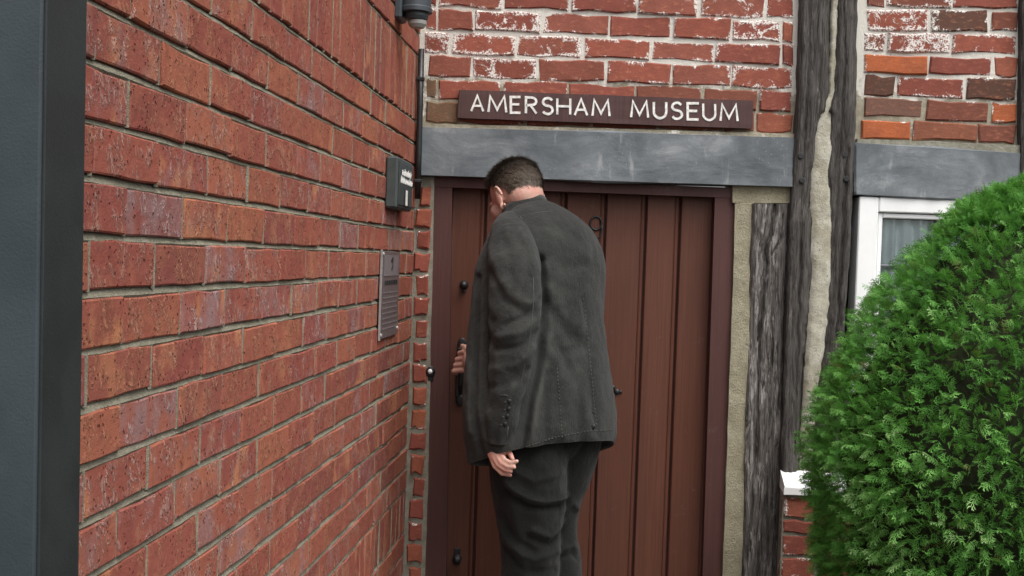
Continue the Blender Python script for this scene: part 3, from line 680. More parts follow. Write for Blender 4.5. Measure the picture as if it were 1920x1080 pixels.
# low plinth with white capping in front of the window wall
pb = empty('plinth', (0, 0, 0)); pb.parent = bld; pb['label'] = 'low brick plinth with white capping below the window'
yp, yk = 3.985, 4.115
pA, pB = rel(at(1470, 915, yp-.015)), rel(at(1463, 881, yk)); xb = 1.86
m = MB(); zf, zk = pA[2], pB[2]; lo = zf-.022
m.add([(pA[0], pA[1], zf), (xb, pA[1], zf), (xb, pB[1], zk), (pB[0], pB[1], zk), (pA[0], pA[1], lo), (xb, pA[1], lo), (xb, pB[1], lo), (pB[0], pB[1], lo), (pA[0]+.003, pA[1]+.001, zf+.003), (xb, pA[1]+.001, zf+.003)], [(8, 9, 2, 3), (0, 1, 9, 8), (4, 5, 1, 0), (0, 8, 3, 7, 4), (4, 7, 6, 5), (7, 3, 2, 6), (1, 5, 6, 2, 9)]); m.build('capping', MT['whitep'], pb)
xa = rel(at(1467, 930, yp))[0]; xk = rel(at(1460, 930, yk))[0]
m = MB(); y0_, y1_ = yp+.007-YB, yk-YB; z1_ = lo-.002
m.add([(xa+.004, y0_, .012), (xb, y0_, .012), (xb, y1_, .012), (xk+.004, y1_, .012), (xa+.004, y0_, z1_), (xb, y0_, z1_), (xb, y1_, z1_), (xk+.004, y1_, z1_)], [(0, 1, 5, 4), (1, 2, 6, 5), (2, 3, 7, 6), (3, 0, 4, 7), (4, 5, 6, 7), (3, 2, 1, 0)]); m.build('mortar', MT['greym'], pb)
zz = lo-.004; kk = 0
while zz > .06:
    hgt = [.080, .052, .076, .074][kk % 4]; xx = xa+.006-(.11 if kk % 2 else 0)
    while xx < 1.55:
        a, b = max(xx, xa+.006), min(xx+.225, xb); xx += .235
        if b-a < .03: continue
        me = mesh('brick', *brick_mesh(b-a-.008, hgt-.012, .003, .05, .004, bq), mat=MT['obrick']); o = link('brick', me, None, pb, ((a+b)/2, yp-YB+bq.uniform(-.001, .002), zz-hgt/2)); o.color = (*bq.choice(BR_RED), .4)
    zz -= hgt; kk += 1
# ------------------------------------------------------------------ museum sign
YS = 4.122
sg = tag(empty('name_sign', tuple(at(1135, 220, YS))), 'long brown wooden board lettered AMERSHAM MUSEUM in white over the door', 'sign')
oS = at(1135, 220, YS)
def srel(p): return np.array(p)-oS
c = [srel(at(x, y, YS)) for x, y in ((862, 168), (1412, 189), (1410, 241), (858, 221))]
m = MB(); nx, nz = 60, 6; P = np.zeros((nz+1, nx+1, 3))
for a in range(nz+1):
    for b in range(nx+1):
        u, t = b/nx, a/nz; q = (c[3]*(1-u)+c[2]*u)*(1-t)+(c[0]*(1-u)+c[1]*u)*t
        P[a, b] = q+np.array([0, .0008*fbm((q[0]*5, 0, q[2]*30), 1.0), .0012*fbm((q[0]*9, 4, t*1.5), 1.0) if a in (0, nz) else 0])
m.grid(P)
ring = [(0, b) for b in range(nx+1)]+[(a, nx) for a in range(1, nz+1)]+[(nz, b) for b in range(nx-1, -1, -1)]+[(a, 0) for a in range(nz-1, 0, -1)]
R0 = [P[a, b] for a, b in ring]; R1 = [q+np.array([0, .003, 0])+np.array([.002*np.sign(q[0]) if abs(abs(q[0])-abs(c[0][0])) < .01 else 0, 0, 0]) for q in R0]; R2 = [q+np.array([0, .024, 0]) for q in R1]; n = len(ring)
for A_, B_ in ((R0, R1), (R1, R2)): m.add(A_+B_, [(i, n+i, n+(i+1) % n, (i+1) % n) for i in range(n)])
m.build('board', MT['sign'], sg)
def ribbon(mb, pts, wdt, y0, y1):
    """flat extruded stroke in the x-z plane"""
    P_ = [np.array(p) for p in pts]; n = len(P_); L_ = []; R_ = []
    for i in range(n):
        d0 = P_[i]-P_[i-1] if i else P_[1]-P_[0]; d1 = P_[i+1]-P_[i] if i < n-1 else d0
        d0 = d0/np.linalg.norm(d0); d1 = d1/np.linalg.norm(d1); t = d0+d1; t /= np.linalg.norm(t); nn = np.array([-t[1], t[0]]); k = min(1.9, 1/max(.3, nn@np.array([-d0[1], d0[0]])))
        L_.append(P_[i]+nn*wdt/2*k); R_.append(P_[i]-nn*wdt/2*k)
    v = [(p[0], y, p[1]) for y in (y0, y1) for S_ in (L_, R_) for p in S_]
    f = []
    for i in range(n-1):
        f += [(i, i+1, n+i+1, n+i), (2*n+i, 3*n+i, 3*n+i+1, 2*n+i+1), (i, 2*n+i, 2*n+i+1, i+1), (n+i, n+i+1, 3*n+i+1, 3*n+i)]
    f += [(0, n, 3*n, 2*n), (n-1, 3*n-1, 4*n-1, 2*n-1)]
    mb.add(v, f)
def arc(cx, cy, rx, ry, a0, a1, n=9): return [(cx+rx*math.cos(t), cy+ry*math.sin(t)) for t in np.linspace(math.radians(a0), math.radians(a1), n)]
GL = {'A': [[(0, 0), (.5, 1), (1, 0)], [(.17, .34), (.83, .34)]], 'M': [[(0, 0), (.1, 1), (.5, .16), (.9, 1), (1, 0)]], 'E': [[(1, 1), (0, 1), (0, 0), (1, 0)], [(0, .53), (.86, .53)]],
      'R': [[(0, 0), (0, 1), (.5, 1)]+arc(.55, .76, .42, .24, 85, -85, 8)+[(.5, .52), (0.02, .52)], [(.45, .5), (1, 0)]],
      'S': [arc(.5, .76, .45, .24, 25, 250, 12)+arc(.5, .26, .48, .26, 80, -155, 12)], 'H': [[(0, 0), (0, 1)], [(1, 0), (1, 1)], [(0, .52), (1, .52)]],
      'U': [[(0, 1), (0, .38)]+arc(.5, .38, .5, .38, 195, 345, 9)+[(1, .38), (1, 1)]]}
TXT = [('A', 272, 340), ('M', 358, 455), ('E', 470, 527), ('R', 545, 607), ('S', 628, 688), ('H', 703, 775), ('A', 790, 860), ('M', 878, 972), ('M', 1072, 1165), ('U', 1185, 1255), ('S', 1275, 1335), ('E', 1355, 1418), ('U', 1432, 1500), ('M', 1518, 1612)]
lr = random.Random(5)
for ci, (ch_, xa_, xb_) in enumerate(TXT):
    x0, x1 = c5(xa_)+1.5, c5(xb_)-1.5; xmid = (x0+x1)/2
    yb = 208.5+(xmid-890)*(227-208.5)/(1380-890); yt = yb-29.5-(xmid-890)*.002
    le = MB()
    for si, st in enumerate(GL[ch_]):
        q = []
        for (u, t) in st:
            p = srel(at(x0+(x1-x0)*u, yb+(yt-yb)*t+.02*(x0+(x1-x0)*u-xmid), YS-.0022)); q.append((p[0]+lr.uniform(-.0005, .0005), p[2]+lr.uniform(-.0005, .0005)))
        ribbon(le, q, .0080*lr.uniform(.9, 1.08), -.0022-.0003*si-.00001*ci, .0008)
    le.build('letter', MT['letter'], sg)
# ------------------------------------------------------------------ things on the side wall
def wt(name, s, z): return empty(name, tuple(wl(s, z, .0)), math.pi/2-AZ)
# porch lamp
lz = CAM_H+.748; lm = tag(wt('wall_lamp', 3.66, lz), 'dark grey round porch lamp high on the side wall near the corner', 'lamp')
m = MB(); m.hull_box(np.array([-.05, -.022, -.03]), np.array([.05, .003, .09]), .006); m.build('back_plate', MT['lampd'], lm)
def half_round(mb, prof, d0, n=24):
    for (r0, z0), (r1, z1) in zip(prof[:-1], prof[1:]):
        A_ = [(r0*math.sin(t)*.86, -d0-r0*math.cos(t)*.8, z0) for t in np.linspace(-math.pi, math.pi, n)]; B_ = [(r1*math.sin(t)*.86, -d0-r1*math.cos(t)*.8, z1) for t in np.linspace(-math.pi, math.pi, n)]
        mb.add(A_+B_, [(i, i+1, n+i+1, n+i) for i in range(n-1)])
m = MB(); half_round(m, [(.001, .062), (.035, .060), (.052, .052), (.058, .040), (.059, .012), (.063, .008), (.063, -.004), (.050, -.006), (.001, -.006)], .058); m.build('cap', MT['lampd'], lm, True)
m = MB(); half_round(m, [(.046, -.007), (.047, -.016), (.042, -.026), (.001, -.028)], .060); m.build('rim', MT['lampd'], lm, True)
m = MB(); half_round(m, [(.036, -.0285), (.035, -.040), (.026, -.050), (.001, -.054)], .064); m.build('diffuser', MT['lampg'], lm, True)
# black conduit in the corner
q0, q1 = at(790, 92, 4.105), at(783, 373, 4.105)
cdt = tag(empty('conduit', tuple(q1)), 'thin black vertical conduit in the corner beside the lead lintel', 'pipe')
m = MB(); m.tube([(0, 0, 0), *( (float((q0-q1)[0])*t, float((q0-q1)[1])*t, float((q0-q1)[2])*t) for t in (.3, .6, 1.0))], .0105, 12); m.build('tube', MT['iron'], cdt, True)
m = MB()
for t in (.12, .8): p = (q0-q1)*t; m = MB(); m.hull_box(p+np.array([-.013, -.013, -.006]), p+np.array([.013, .02, .006]), .002); m.build('clip', MT['iron'], cdt)
# box with white writing
bs0, bs1 = 3.56, 3.83; zc_ = CAM_H+.218; hb = .078
bx = tag(wt('notice_box', (bs0+bs1)/2, zc_), 'dark grey-green box with two white lines of writing on the side wall', 'box')
hl = (bs1-bs0)/2; m = MB(); m.hull_box(np.array([-hl, -.036, -hb]), np.array([hl, .002, hb]), .006); m.build('case', MT['boxp'], bx)
m = MB(); m.hull_box(np.array([-hl+.012, -.039, -hb+.012]), np.array([hl-.012, -.0365, hb-.012]), .0012); m.build('front_panel', MT['boxp'], bx)
m = MB(); gr = random.Random(2)
for (zl, x0, x1) in ((.034, -.075, .085), (.010, -.095, .11)):
    x = x0
    while x < x1:
        wl_ = gr.uniform(.012, .018); z0 = -.008; hh = gr.choice([.012, .012, .017])
        ribbon(m, [(x, zl+z0), (x+wl_*.3, zl+z0+hh), (x+wl_*.55, zl+z0+.003), (x+wl_*.9, zl+z0+hh*.8)], .0045, -.0402, -.0388); x += wl_+.006
m.build('lettering', MT['letter'], bx)['kind'] = 'stuff'
m = MB(); m.hull_box(np.array([-.035, -.0402, -.066]), np.array([.055, -.0388, -.014]), .0006); m.build('slot_surround', MT['ink'], bx)
m = MB(); m.hull_box(np.array([-.008, -.0415, -.064]), np.array([.026, -.0405, -.017]), .0004); m.build('slot_label', MT['letter'], bx)
# notice under it
ns0, ns1 = 3.50, 3.80; zt_, zb_ = CAM_H+.010, CAM_H-.252
nt = tag(wt('plastic_notice', (ns0+ns1)/2, (zt_+zb_)/2), 'grey notice sheet in a clear plastic holder below the dark box', 'notice')
hl = (ns1-ns0)/2; hh = (zt_-zb_)/2
m = MB(); m.hull_box(np.array([-hl, -.009, -hh]), np.array([hl, -.002, hh]), .001); m.build('holder', MT['sheet'], nt)
m = MB(); m.hull_box(np.array([-hl-.006, -.0105, -hh-.004]), np.array([-hl-.0005, -.0035, hh+.004]), .001); m.build('edge', MT['edge'], nt)
m = MB(); m.hull_box(np.array([-hl+.03, -.0105, hh-.075]), np.array([hl-.03, -.0093, hh-.012]), .0004); m.build('heading', MT['sheet2'], nt)
m = MB(); ribbon(m, [(-.01, hh-.03), (.015, hh-.022), (.015, hh-.045), (.0, hh-.055)], .010, -.0118, -.0100)
for x in np.linspace(-hl+.05, hl-.06, 7): m.hull_box(np.array([x, -.0108, hh-.101]), np.array([x+.02, -.0096, hh-.088]), .0003)
m.build('print_lines', MT['ink'], nt)['kind'] = 'stuff'
m = MB(); gr = random.Random(8)
for k in range(8):
    z = hh-.125-k*.0155; x = -hl+.03
    while x < hl-.04:
        l_ = gr.uniform(.02, .05); m.hull_box(np.array([x, -.0104, z-.002]), np.array([min(x+l_, hl-.03), -.0094, z+.002]), .0002); x += l_+.012
m.build('print_lines', MT['sheet2'], nt)['kind'] = 'stuff'
m = MB()
for (x, z) in ((-hl+.01, hh-.008), (hl-.012, -hh+.02), (-hl+.01, -hh+.012)): m.lathe((x, -.0095, z), (0, -1, 0), [(.006, -.001), (.006, .002), (.003, .004), (.0005, .0042)], 12)
m.build('screw', MT['steel'], nt)
# door bell on the frame
pbell = at(807, 697, YF); bl = tag(empty('doorbell', tuple(pbell)), 'small black doorbell with white button on the left door jamb', 'doorbell')
m = MB(); m.lathe((0, 0, 0), (0, -1, 0), [(.018, -.004), (.018, .006), (.015, .012), (.010, .014)], 20); m.hull_box(np.array([-.011, -.007, -.034]), np.array([.011, .003, .02]), .004); m.build('base', MT['iron'], bl, False)
m = MB(); m.sphere((0, -.012, .002), (.0085, .007, .0085)); m.build('button', MT['whitep'], bl, True)
# ------------------------------------------------------------------ thuja shrub
sh = tag(empty('thuja_shrub', tuple(at(1925, 520, 3.1)*np.array([1, 1, 0]))), 'large clipped green thuja bush in front of the window', 'shrub')
axp = at(1925, 520, 3.1); prof_px = [(345, 18), (360, 82), (388, 132), (440, 176), (500, 238), (590, 304), (700, 356), (760, 382), (850, 396), (920, 386), (1080, 364), (1220, 335), (1340, 290)]
PZ = np.array([at(1925-.036*(y-520), y, 3.1)[2] for y, r in prof_px]); PR = np.array([r*pxm(3.1) for y, r in prof_px])
oz = np.argsort(PZ); PZ, PR = PZ[oz], PR[oz]
def shrub_r(z, ph): return float(np.interp(z, PZ, PR))+.020*fbm((math.cos(ph)*2.6, math.sin(ph)*2.6, z*6), 1.0, 4)
ZT = PZ[-1]
def frond(r, dens=1):
    """planar branching spray in x (along) - y (across), length 1"""
    quads = []
    def kite(p, d, l, w_):
        d = d/np.linalg.norm(d); n_ = np.array([-d[1], d[0]]); quads.append([p, p+d*l*.4+n_*w_, p+d*l, p+d*l*.4-n_*w_])
    kite(np.array([0, 0.]), np.array([1., 0]), .55, .022); kite(np.array([.45, 0]), np.array([1., .03]), .55, .03)
    for i, t in enumerate(np.linspace(.12, .84, 5)):
        for s in (1, -1):
            a = math.radians(r.uniform(34, 52)); d = np.array([math.cos(a), s*math.sin(a)]); l = (.46-.34*abs(t-.3))*r.uniform(.75, 1.15); b = np.array([t+r.uniform(-.02, .02), 0])
            kite(b, d, l, .026)
            for q, s2 in ((.36, 1), (.58, -1)):
                    a2 = a*s+s2*math.radians(r.uniform(28, 42)); kite(b+d*l*q, np.array([math.cos(a2), math.sin(a2)]), l*r.uniform(.45, .6), .021)
    return np.array(quads)
fr_r = random.Random(21); TEM = [frond(fr_r) for _ in range(7)]
VV = []; TT = []
def add_frond(base, dirv, upv, L, tone, brown, tem, droop, twist):
    d = dirv/np.linalg.norm(dirv); s = np.cross(d, upv); s /= np.linalg.norm(s); n_ = np.cross(s, d)
    s2 = s*math.cos(twist)+n_*math.sin(twist); n2 = np.cross(s2, d)
    q = tem.reshape(-1, 2); x = q[:, 0]; y = q[:, 1]
    P_ = base+L*(x[:, None]*d+y[:, None]*s2*.9+((.10*np.sin(3*x+tone*9)-.9*np.abs(y)**1.5*.4)[:, None])*n2)-np.array([0, 0, 1.0])*(droop*L*x**2)[:, None]
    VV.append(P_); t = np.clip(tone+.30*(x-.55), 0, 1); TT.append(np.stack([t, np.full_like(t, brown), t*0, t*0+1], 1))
N = 23000; cnt = 0
sr = np.random.default_rng(5)
while cnt < N:
    z = sr.uniform(.06, ZT+.0) if sr.uniform() < .84 else ZT-.11*sr.uniform()**1.6; ph = sr.uniform(0, 2*math.pi)
    r0 = shrub_r(z, ph)
    if sr.uniform() > (r0+.12)/.64: continue
    facing = -math.sin(ph)*.7-math.cos(ph)*.5            # towards the path and street
    if facing < -.3 and z < ZT-.15 and sr.uniform() > .22: continue
    cnt += 1
    dep = abs(sr.normal(0, .035)) if sr.uniform() < .8 else sr.uniform(.0, .11)
    rr = max(.01, r0-.022-dep); slope = (shrub_r(min(z+.04, ZT), ph)-shrub_r(max(z-.04, .05), ph))/.08
    nrm = np.array([math.cos(ph), math.sin(ph), max(-.3, min(2.5, -slope))]); nrm /= np.linalg.norm(nrm)
    base = np.array([rr*math.cos(ph), rr*math.sin(ph), z-.01])
    dv = nrm+np.array([0, 0, sr.uniform(-.1, .75)])+sr.normal(0, .38, 3)
    clump = fbm((base[0]*7, base[1]*7, base[2]*7), 1.0, 2)
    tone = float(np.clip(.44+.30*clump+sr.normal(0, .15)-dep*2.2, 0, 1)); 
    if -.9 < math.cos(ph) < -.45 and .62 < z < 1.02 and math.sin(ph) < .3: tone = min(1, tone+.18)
    brown = float(sr.uniform() < .035)*sr.uniform(.3, .8)
    L = sr.uniform(.020, .052)
    up_ = np.array([0, 0, 1.0])+sr.normal(0, .3, 3)
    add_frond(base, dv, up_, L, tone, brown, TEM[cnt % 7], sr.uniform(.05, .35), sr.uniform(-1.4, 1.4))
V = np.concatenate(VV); T_ = np.concatenate(TT); nq = len(V)//4
me = bpy.data.meshes.new('foliage'); me.vertices.add(len(V)); me.vertices.foreach_set('co', V.astype(np.float32).ravel())
me.loops.add(nq*4); me.loops.foreach_set('vertex_index', np.arange(nq*4, dtype=np.int32)); me.polygons.add(nq)
me.polygons.foreach_set('loop_start', np.arange(0, nq*4, 4, dtype=np.int32)); me.polygons.foreach_set('loop_total', np.full(nq, 4, dtype=np.int32)); me.update(calc_edges=True)
ca = me.color_attributes.new('tone', 'FLOAT_COLOR', 'POINT'); ca.data.foreach_set('color', T_.astype(np.float32).ravel())
me.materials.append(MT['leaf']); link('foliage', me, None, sh)
m = MB(); P = np.zeros((24, 40, 3))
for a, z in enumerate(np.linspace(.10, ZT-.08, 24)):
    for b in range(40):
        ph = 2*math.pi*b/39; r0 = max(.0, shrub_r(z, ph)-.105-.02*fbm((b*.9, z*14, 0), 1.0, 2)) if z < ZT-.1 else 0; P[a, b] = (r0*math.cos(ph), r0*math.sin(ph), z)
m.grid(P); m.build('inner_twigs', MT['twig'], sh)
m = MB(); m.tube([(0, 0, -.02), (.01, 0, .3), (0, .01, .7), (0, 0, ZT-.25)], [.05, .045, .03, .012], 12)
for k in range(26):
    a = k*2.4; z = .15+k*.033; r0 = shrub_r(z+.12, a)*.8; m.tube([(0, 0, z), (r0*.5*math.cos(a), r0*.5*math.sin(a), z+.04), (r0*math.cos(a), r0*math.sin(a), z+.12)], [.012, .008, .003], 6)
m.build('trunk', MT['twig'], sh, True)
# ------------------------------------------------------------------ person
TH = math.radians(37)
HD = np.array([-math.sin(TH), math.cos(TH), 0]); RG = np.array([math.cos(TH), math.sin(TH), 0]); ZU = np.array([0, 0, 1.0])
PB = np.array([at(1020, 845, 3.68)[0], 3.68, .012])
man = tag(empty('person', tuple(PB)), 'man in dark grey corduroy jacket and dark trousers bending to the door latch', 'person')
def prel(p): return np.array(p)-PB
def spl(t, xs, ys):
    xs = np.array(xs, float); ys = np.array(ys, float); k = np.clip(np.searchsorted(xs, t)-1, 0, len(xs)-2)
    h = xs[k+1]-xs[k]; u = np.clip((t-xs[k])/h, 0, 1); m_ = np.gradient(ys, xs, axis=0)
    if ys.ndim > 1: u = u[:, None]; h = h[:, None]
    return (2*u**3-3*u**2+1)*ys[k]+(u**3-2*u**2+u)*h*m_[k]+(-2*u**3+3*u**2)*ys[k+1]+(u**3-u**2)*h*m_[k+1]
def loft_obj(name, G, mat, parent, closed=True, caps=(False, False), subd=0):
    """G: rings (R, N, 3), closed around N; UV u round the ring, v along"""
    R_, N_ = G.shape[:2]; v = G.reshape(-1, 3); f = [(i*N_+j, i*N_+(j+1) % N_, (i+1)*N_+(j+1) % N_, (i+1)*N_+j) for i in range(R_-1) for j in range(N_)]
    uvq = [((j/N_, i/R_), ((j+1)/N_, i/R_), ((j+1)/N_, (i+1)/R_), (j/N_, (i+1)/R_)) for i in range(R_-1) for j in range(N_)]
    if caps[0]: f.append(tuple(range(N_))[::-1]); uvq.append(((0, 0),)*N_)
    if caps[1]: f.append(tuple((R_-1)*N_+j for j in range(N_))); uvq.append(((0, 0),)*N_)
    me = mesh(name, v, f, True, mat); ul = me.uv_layers.new(name='UVMap'); ul.data.foreach_set('uv', [c_ for q in uvq for p_ in q for c_ in p_])
    return link(name, me, None, parent)
# --- jacket body
LV = [850, 835, 800, 740, 660, 600, 540, 500, 470, 440, 418, 400, 388, 378]
JL = [890, 884, 876, 873, 878, 884, 891, 898, 906, 917, 929, 945, 962, 978]
JR = [1157, 1159, 1158, 1151, 1138, 1131, 1133, 1131, 1122, 1103, 1079, 1051, 1030, 1014]
JY = [3.67, 3.67, 3.675, 3.685, 3.70, 3.715, 3.735, 3.75, 3.762, 3.775, 3.785, 3.795, 3.80, 3.805]
JK = [.40, .40, .36, .30, .26, .24, .24, .26, .30, .34, .38, .42, .46, .5]
RAT = [.52, .52, .52, .53, .55, .58, .61, .64, .67, .70, .72, .78, .82, .85]
NR, NS = 170, 200
tt = np.linspace(0, len(LV)-1, NR); ix = np.arange(len(LV))
cL, cR, cY, cK, cT, cV = [spl(tt, ix, a) for a in (JL, JR, JY, JK, RAT, LV)]
G = np.zeros((NR, NS, 3)); phs = np.linspace(0, 2*math.pi, NS, endpoint=False)
def gauss(x, w_): return np.exp(-(x/w_)**2)
for i in range(NR):
    xm_ = (cL[i]+cR[i])/2; C_ = at(xm_, cV[i], cY[i]); hw = (cR[i]-cL[i])/2*pxm(cY[i]); rt = cT[i]
    A_ = hw/math.sqrt(math.cos(TH)**2+(rt*math.sin(TH))**2); B_ = A_*rt
    e = 2.3; cc = np.sign(np.cos(phs))*np.abs(np.cos(phs))**(2/e); ss = np.sign(np.sin(phs))*np.abs(np.sin(phs))**(2/e)
    of = A_*cc[:, None]*RG+B_*ss[:, None]*HD
    G[i] = C_+of; G[i, :, 2] -= cK[i]*(of@HD)
# cloth folds: displacement along outward direction as a function of photo height and world x
ctr = G.mean(1, keepdims=True)*np.array([1, 1, 0])+G*np.array([0, 0, 1]); nor = G-ctr; nor /= np.linalg.norm(nor, axis=2, keepdims=True)+1e-9
def fold_line(G, pts, wid, amp):
    """ridge (amp>0) or valley along a polyline given in (world x, z); acts on the side facing the street"""
    d = np.full(G.shape[:2], 9.0); P_ = np.array(pts)
    for a, b in zip(P_[:-1], P_[1:]):
        ab = b-a; t = np.clip(((G[..., 0]-a[0])*ab[0]+(G[..., 2]-a[1])*ab[1])/(ab@ab), 0, 1)
        d = np.minimum(d, np.hypot(G[..., 0]-a[0]-t*ab[0], G[..., 2]-a[1]-t*ab[1]))
    return amp*np.exp(-(d/wid)**2)
def P2(x, y, Y=3.6): q = at(x, y, Y); return (q[0], q[2])
near = np.clip(-nor[..., 1]*2.2, 0, 1)
disp = np.zeros((NR, NS))
for (pts, wid, amp) in [([(1012, 490), (1020, 560), (1016, 620), (1006, 690), (980, 790), (972, 850)], 11, -.034), ([(1030, 540), (1060, 590), (1100, 620)], 12, .006), ([(1028, 570), (1065, 625), (1115, 660)], 9, -.007), ([(1020, 620), (1050, 680), (1062, 740), (1060, 820)], 12, .007),
                        ([(1040, 640), (1085, 720), (1092, 830)], 9, -.009), ([(1095, 560), (1104, 640), (1112, 730), (1122, 820)], 5, -.006), ([(1075, 700), (1110, 820)], 12, .008), ([(1135, 640), (1120, 700), (1140, 800)], 9, .006),
                        ([(1020, 470), (1060, 500), (1110, 500)], 14, -.005), ([(1010, 430), (1060, 450), (1105, 480)], 12, .004), ([(1025, 700), (1020, 840)], 8, -.008), ([(1000, 740), (1005, 850)], 9, .006), ([(1128, 600), (1100, 650), (1060, 660)], 8, -.006),
                        ([(896, 520), (893, 640), (890, 760), (905, 860)], 6, -.010), ([(880, 680), (886, 800)], 7, .006)]:
    disp += near*fold_line(G, [P2(*q) for q in pts], wid*.00165, amp)
for i in range(NR):
    for j in range(NS):
        q = G[i, j]; disp[i, j] += .0042*fbm((q[0]*11+q[2]*3, q[1]*11, q[2]*6), 1.0, 3)+.0030*(.35-abs(fbm((q[0]*13+q[2]*9, q[1]*13, q[2]*7-q[0]*5), 1.0, 2)))+.0014*fbm((q[0]*45, q[1]*45, q[2]*25), 1.0, 2)
hem_w = np.clip(1-tt/1.6, 0, 1)[:, None]; disp += hem_w*.010*np.sin(phs*5+1.0)[None, :]
G = G+nor*disp[..., None]
hemr = G[0]; inn = [G[0]+(-nor[0])*.006+np.array([0, 0, -.001]), G[0]-nor[0]*.012+np.array([0, 0, .01]), G[0]-nor[0]*.05+np.array([0, 0, .08])]
GJ = np.concatenate([np.array(inn[::-1]), G]); jk = loft_obj('jacket', GJ-PB, MT['jacket'], man)
def seam(name, pts, r, parent, mat=None, dashed=False):
    m = MB()
    if dashed:
        for a in range(0, len(pts)-1, 2): m.tube([pts[a], pts[a+1]], r, 5)
    else: m.tube(pts, r, 6)
    return m.build(name, mat or MT['seam'], parent, True)
def on_jacket(x, y, off=.0012):
    """nearest jacket surface point seen at photo x, y on the street side"""
    r_ = FWD+RT*(x-960)/F_PX-UPV*(y-540)/F_PX; d = (G-CAM); t = (d@r_)/(r_@r_); e_ = np.linalg.norm(d-t[..., None]*r_, axis=2)+.25*t; k = np.unravel_index(np.argmin(e_), e_.shape)
    t0 = t[k]; return CAM+r_*t0-r_*off-PB
def dashes(pts, step=7, r=.0011):
    Q = []; 
    for (a, b) in zip(pts[:-1], pts[1:]):
        n_ = max(2, int(math.hypot(b[0]-a[0], b[1]-a[1])/step)*2)
        Q += [on_jacket(a[0]+(b[0]-a[0])*k/n_, a[1]+(b[1]-a[1])*k/n_, .001) for k in range(n_)]
    return Q
seam('back_seam', dashes([(1094, 560), (1103, 640), (1112, 730), (1119, 800)]), .0010, jk, dashed=True)
seam('back_seam', dashes([(1045, 690), (1050, 760), (1055, 825)]), .0010, jk, dashed=True)
seam('hem_stitch', dashes([(985, 838), (1040, 820), (1100, 808), (1150, 806)], 6), .0010, jk, dashed=True)
bt = MB(); p = on_jacket(1113, 800, .002); bt.lathe(p, (0, -1, 0), [(.007, -.002), (.007, .002), (.004, .003), (.0005, .003)], 12); bt.build('vent_button', MT['iron'], jk, True)
# --- sleeves
def sleeve(path, name, seed, elbow):
    Q = np.array([[*at(x, y, Y), r*pxm(Y)] for x, y, Y, r in path]); n_ = 130; s = np.linspace(0, len(path)-1, n_); ii = np.arange(len(path))
    C_ = spl(s, ii, Q[:, :3]); rr = spl(s, ii, Q[:, 3]); T = np.gradient(C_, axis=0); T /= np.linalg.norm(T, axis=1, keepdims=True)
    M_ = 96; ps = np.linspace(0, 2*math.pi, M_, endpoint=False); GS = np.zeros((n_, M_, 3)); ref = np.array([1.0, 0, 0])
    for i in range(n_):
        ref = ref-T[i]*(ref@T[i]); ref /= np.linalg.norm(ref); b = np.cross(T[i], ref)
        if b[1] > 0: b = -b
        dd = np.cos(ps)[:, None]*ref+np.sin(ps)[:, None]*b          # b points to the street
        rad = rr[i]*(1+.0*ps)
        sl = s[i]/(len(path)-1)
        we = math.exp(-((sl-elbow)/.17)**2)
        wr = we*.0034*np.sin(sl*58+1.9*np.cos(ps+.8)+1.4*np.sin(2*ps+seed))*(.55-.45*np.cos(ps-.2))
        wr += .004*np.sin(sl*27+ps*2+seed)*(1-we)*.6+.003*np.sin(sl*50-1.7*np.sin(ps))*(.4+.6*np.sin(ps)**2)*(sl > .15)
        q = C_[i]+dd*rad[:, None]
        nz_ = np.array([fbm((q_[0]*16, q_[1]*16+seed, q_[2]*9), 1.0, 3) for q_ in q])
        nz2 = np.array([.35-abs(fbm((q_[0]*15+q_[2]*10, q_[1]*15+seed, q_[2]*8-q_[0]*6), 1.0, 2)) for q_ in q])
        GS[i] = q+dd*(wr*.7+.0030*nz_+.0030*nz2)[:, None]
    if seed == 1:
        ct = C_[:, None]; no_ = GS-ct; no_ /= np.linalg.norm(no_, axis=2, keepdims=True); nr2 = np.clip(-no_[..., 1]*1.8+.3, 0, 1); dp_ = np.zeros(GS.shape[:2])
        for (pts, wid, amp) in [([(1012, 560), (985, 590), (948, 606)], 6, -.007), ([(1010, 590), (980, 618), (935, 628)], 8, .006), ([(1008, 622), (975, 646), (930, 652)], 6, -.007), ([(1000, 650), (965, 680), (925, 690)], 9, .006), ([(990, 690), (950, 715), (915, 722)], 6, -.005),
                                ([(920, 470), (940, 520), (975, 560), (1008, 570)], 10, .006), ([(918, 510), (945, 560), (985, 585)], 7, -.006), ([(975, 430), (1000, 470), (1008, 520)], 7, .005), ([(940, 440), (958, 490), (962, 540)], 9, -.005), ([(960, 720), (945, 780), (940, 826)], 7, .004), ([(925, 600), (922, 680), (920, 760)], 6, -.004)]:
            dp_ += nr2*fold_line(GS, [P2(*q, 3.5) for q in pts], wid*.0016, amp)
        GS = GS+no_*dp_[..., None]
    # rounded top, turned-in cuff
    top = [C_[0]+(GS[0]-C_[0])*k-T[0]*o_ for k, o_ in ((.15, .035), (.55, .028), (.85, .014))]
    cuff = [C_[-1]+(GS[-1]-C_[-1])*k+T[-1]*o_ for k, o_ in ((.97, .002), (.86, 0), (.80, -.03))]
    GG = np.concatenate([np.array(top), GS, np.array(cuff)]); return loft_obj(name, GG-PB, MT['jacket'], jk, caps=(True, True)), GS
slv, GSL = sleeve([(955, 420, 3.70, 28), (957, 445, 3.65, 41), (962, 480, 3.59, 47), (965, 520, 3.545, 48.5), (966, 560, 3.52, 48.5), (964, 610, 3.505, 47), (960, 660, 3.495, 43.5), (953, 708, 3.49, 39), (942, 769, 3.49, 32), (936.5, 827, 3.50, 26)], 'sleeve', 1, .52)
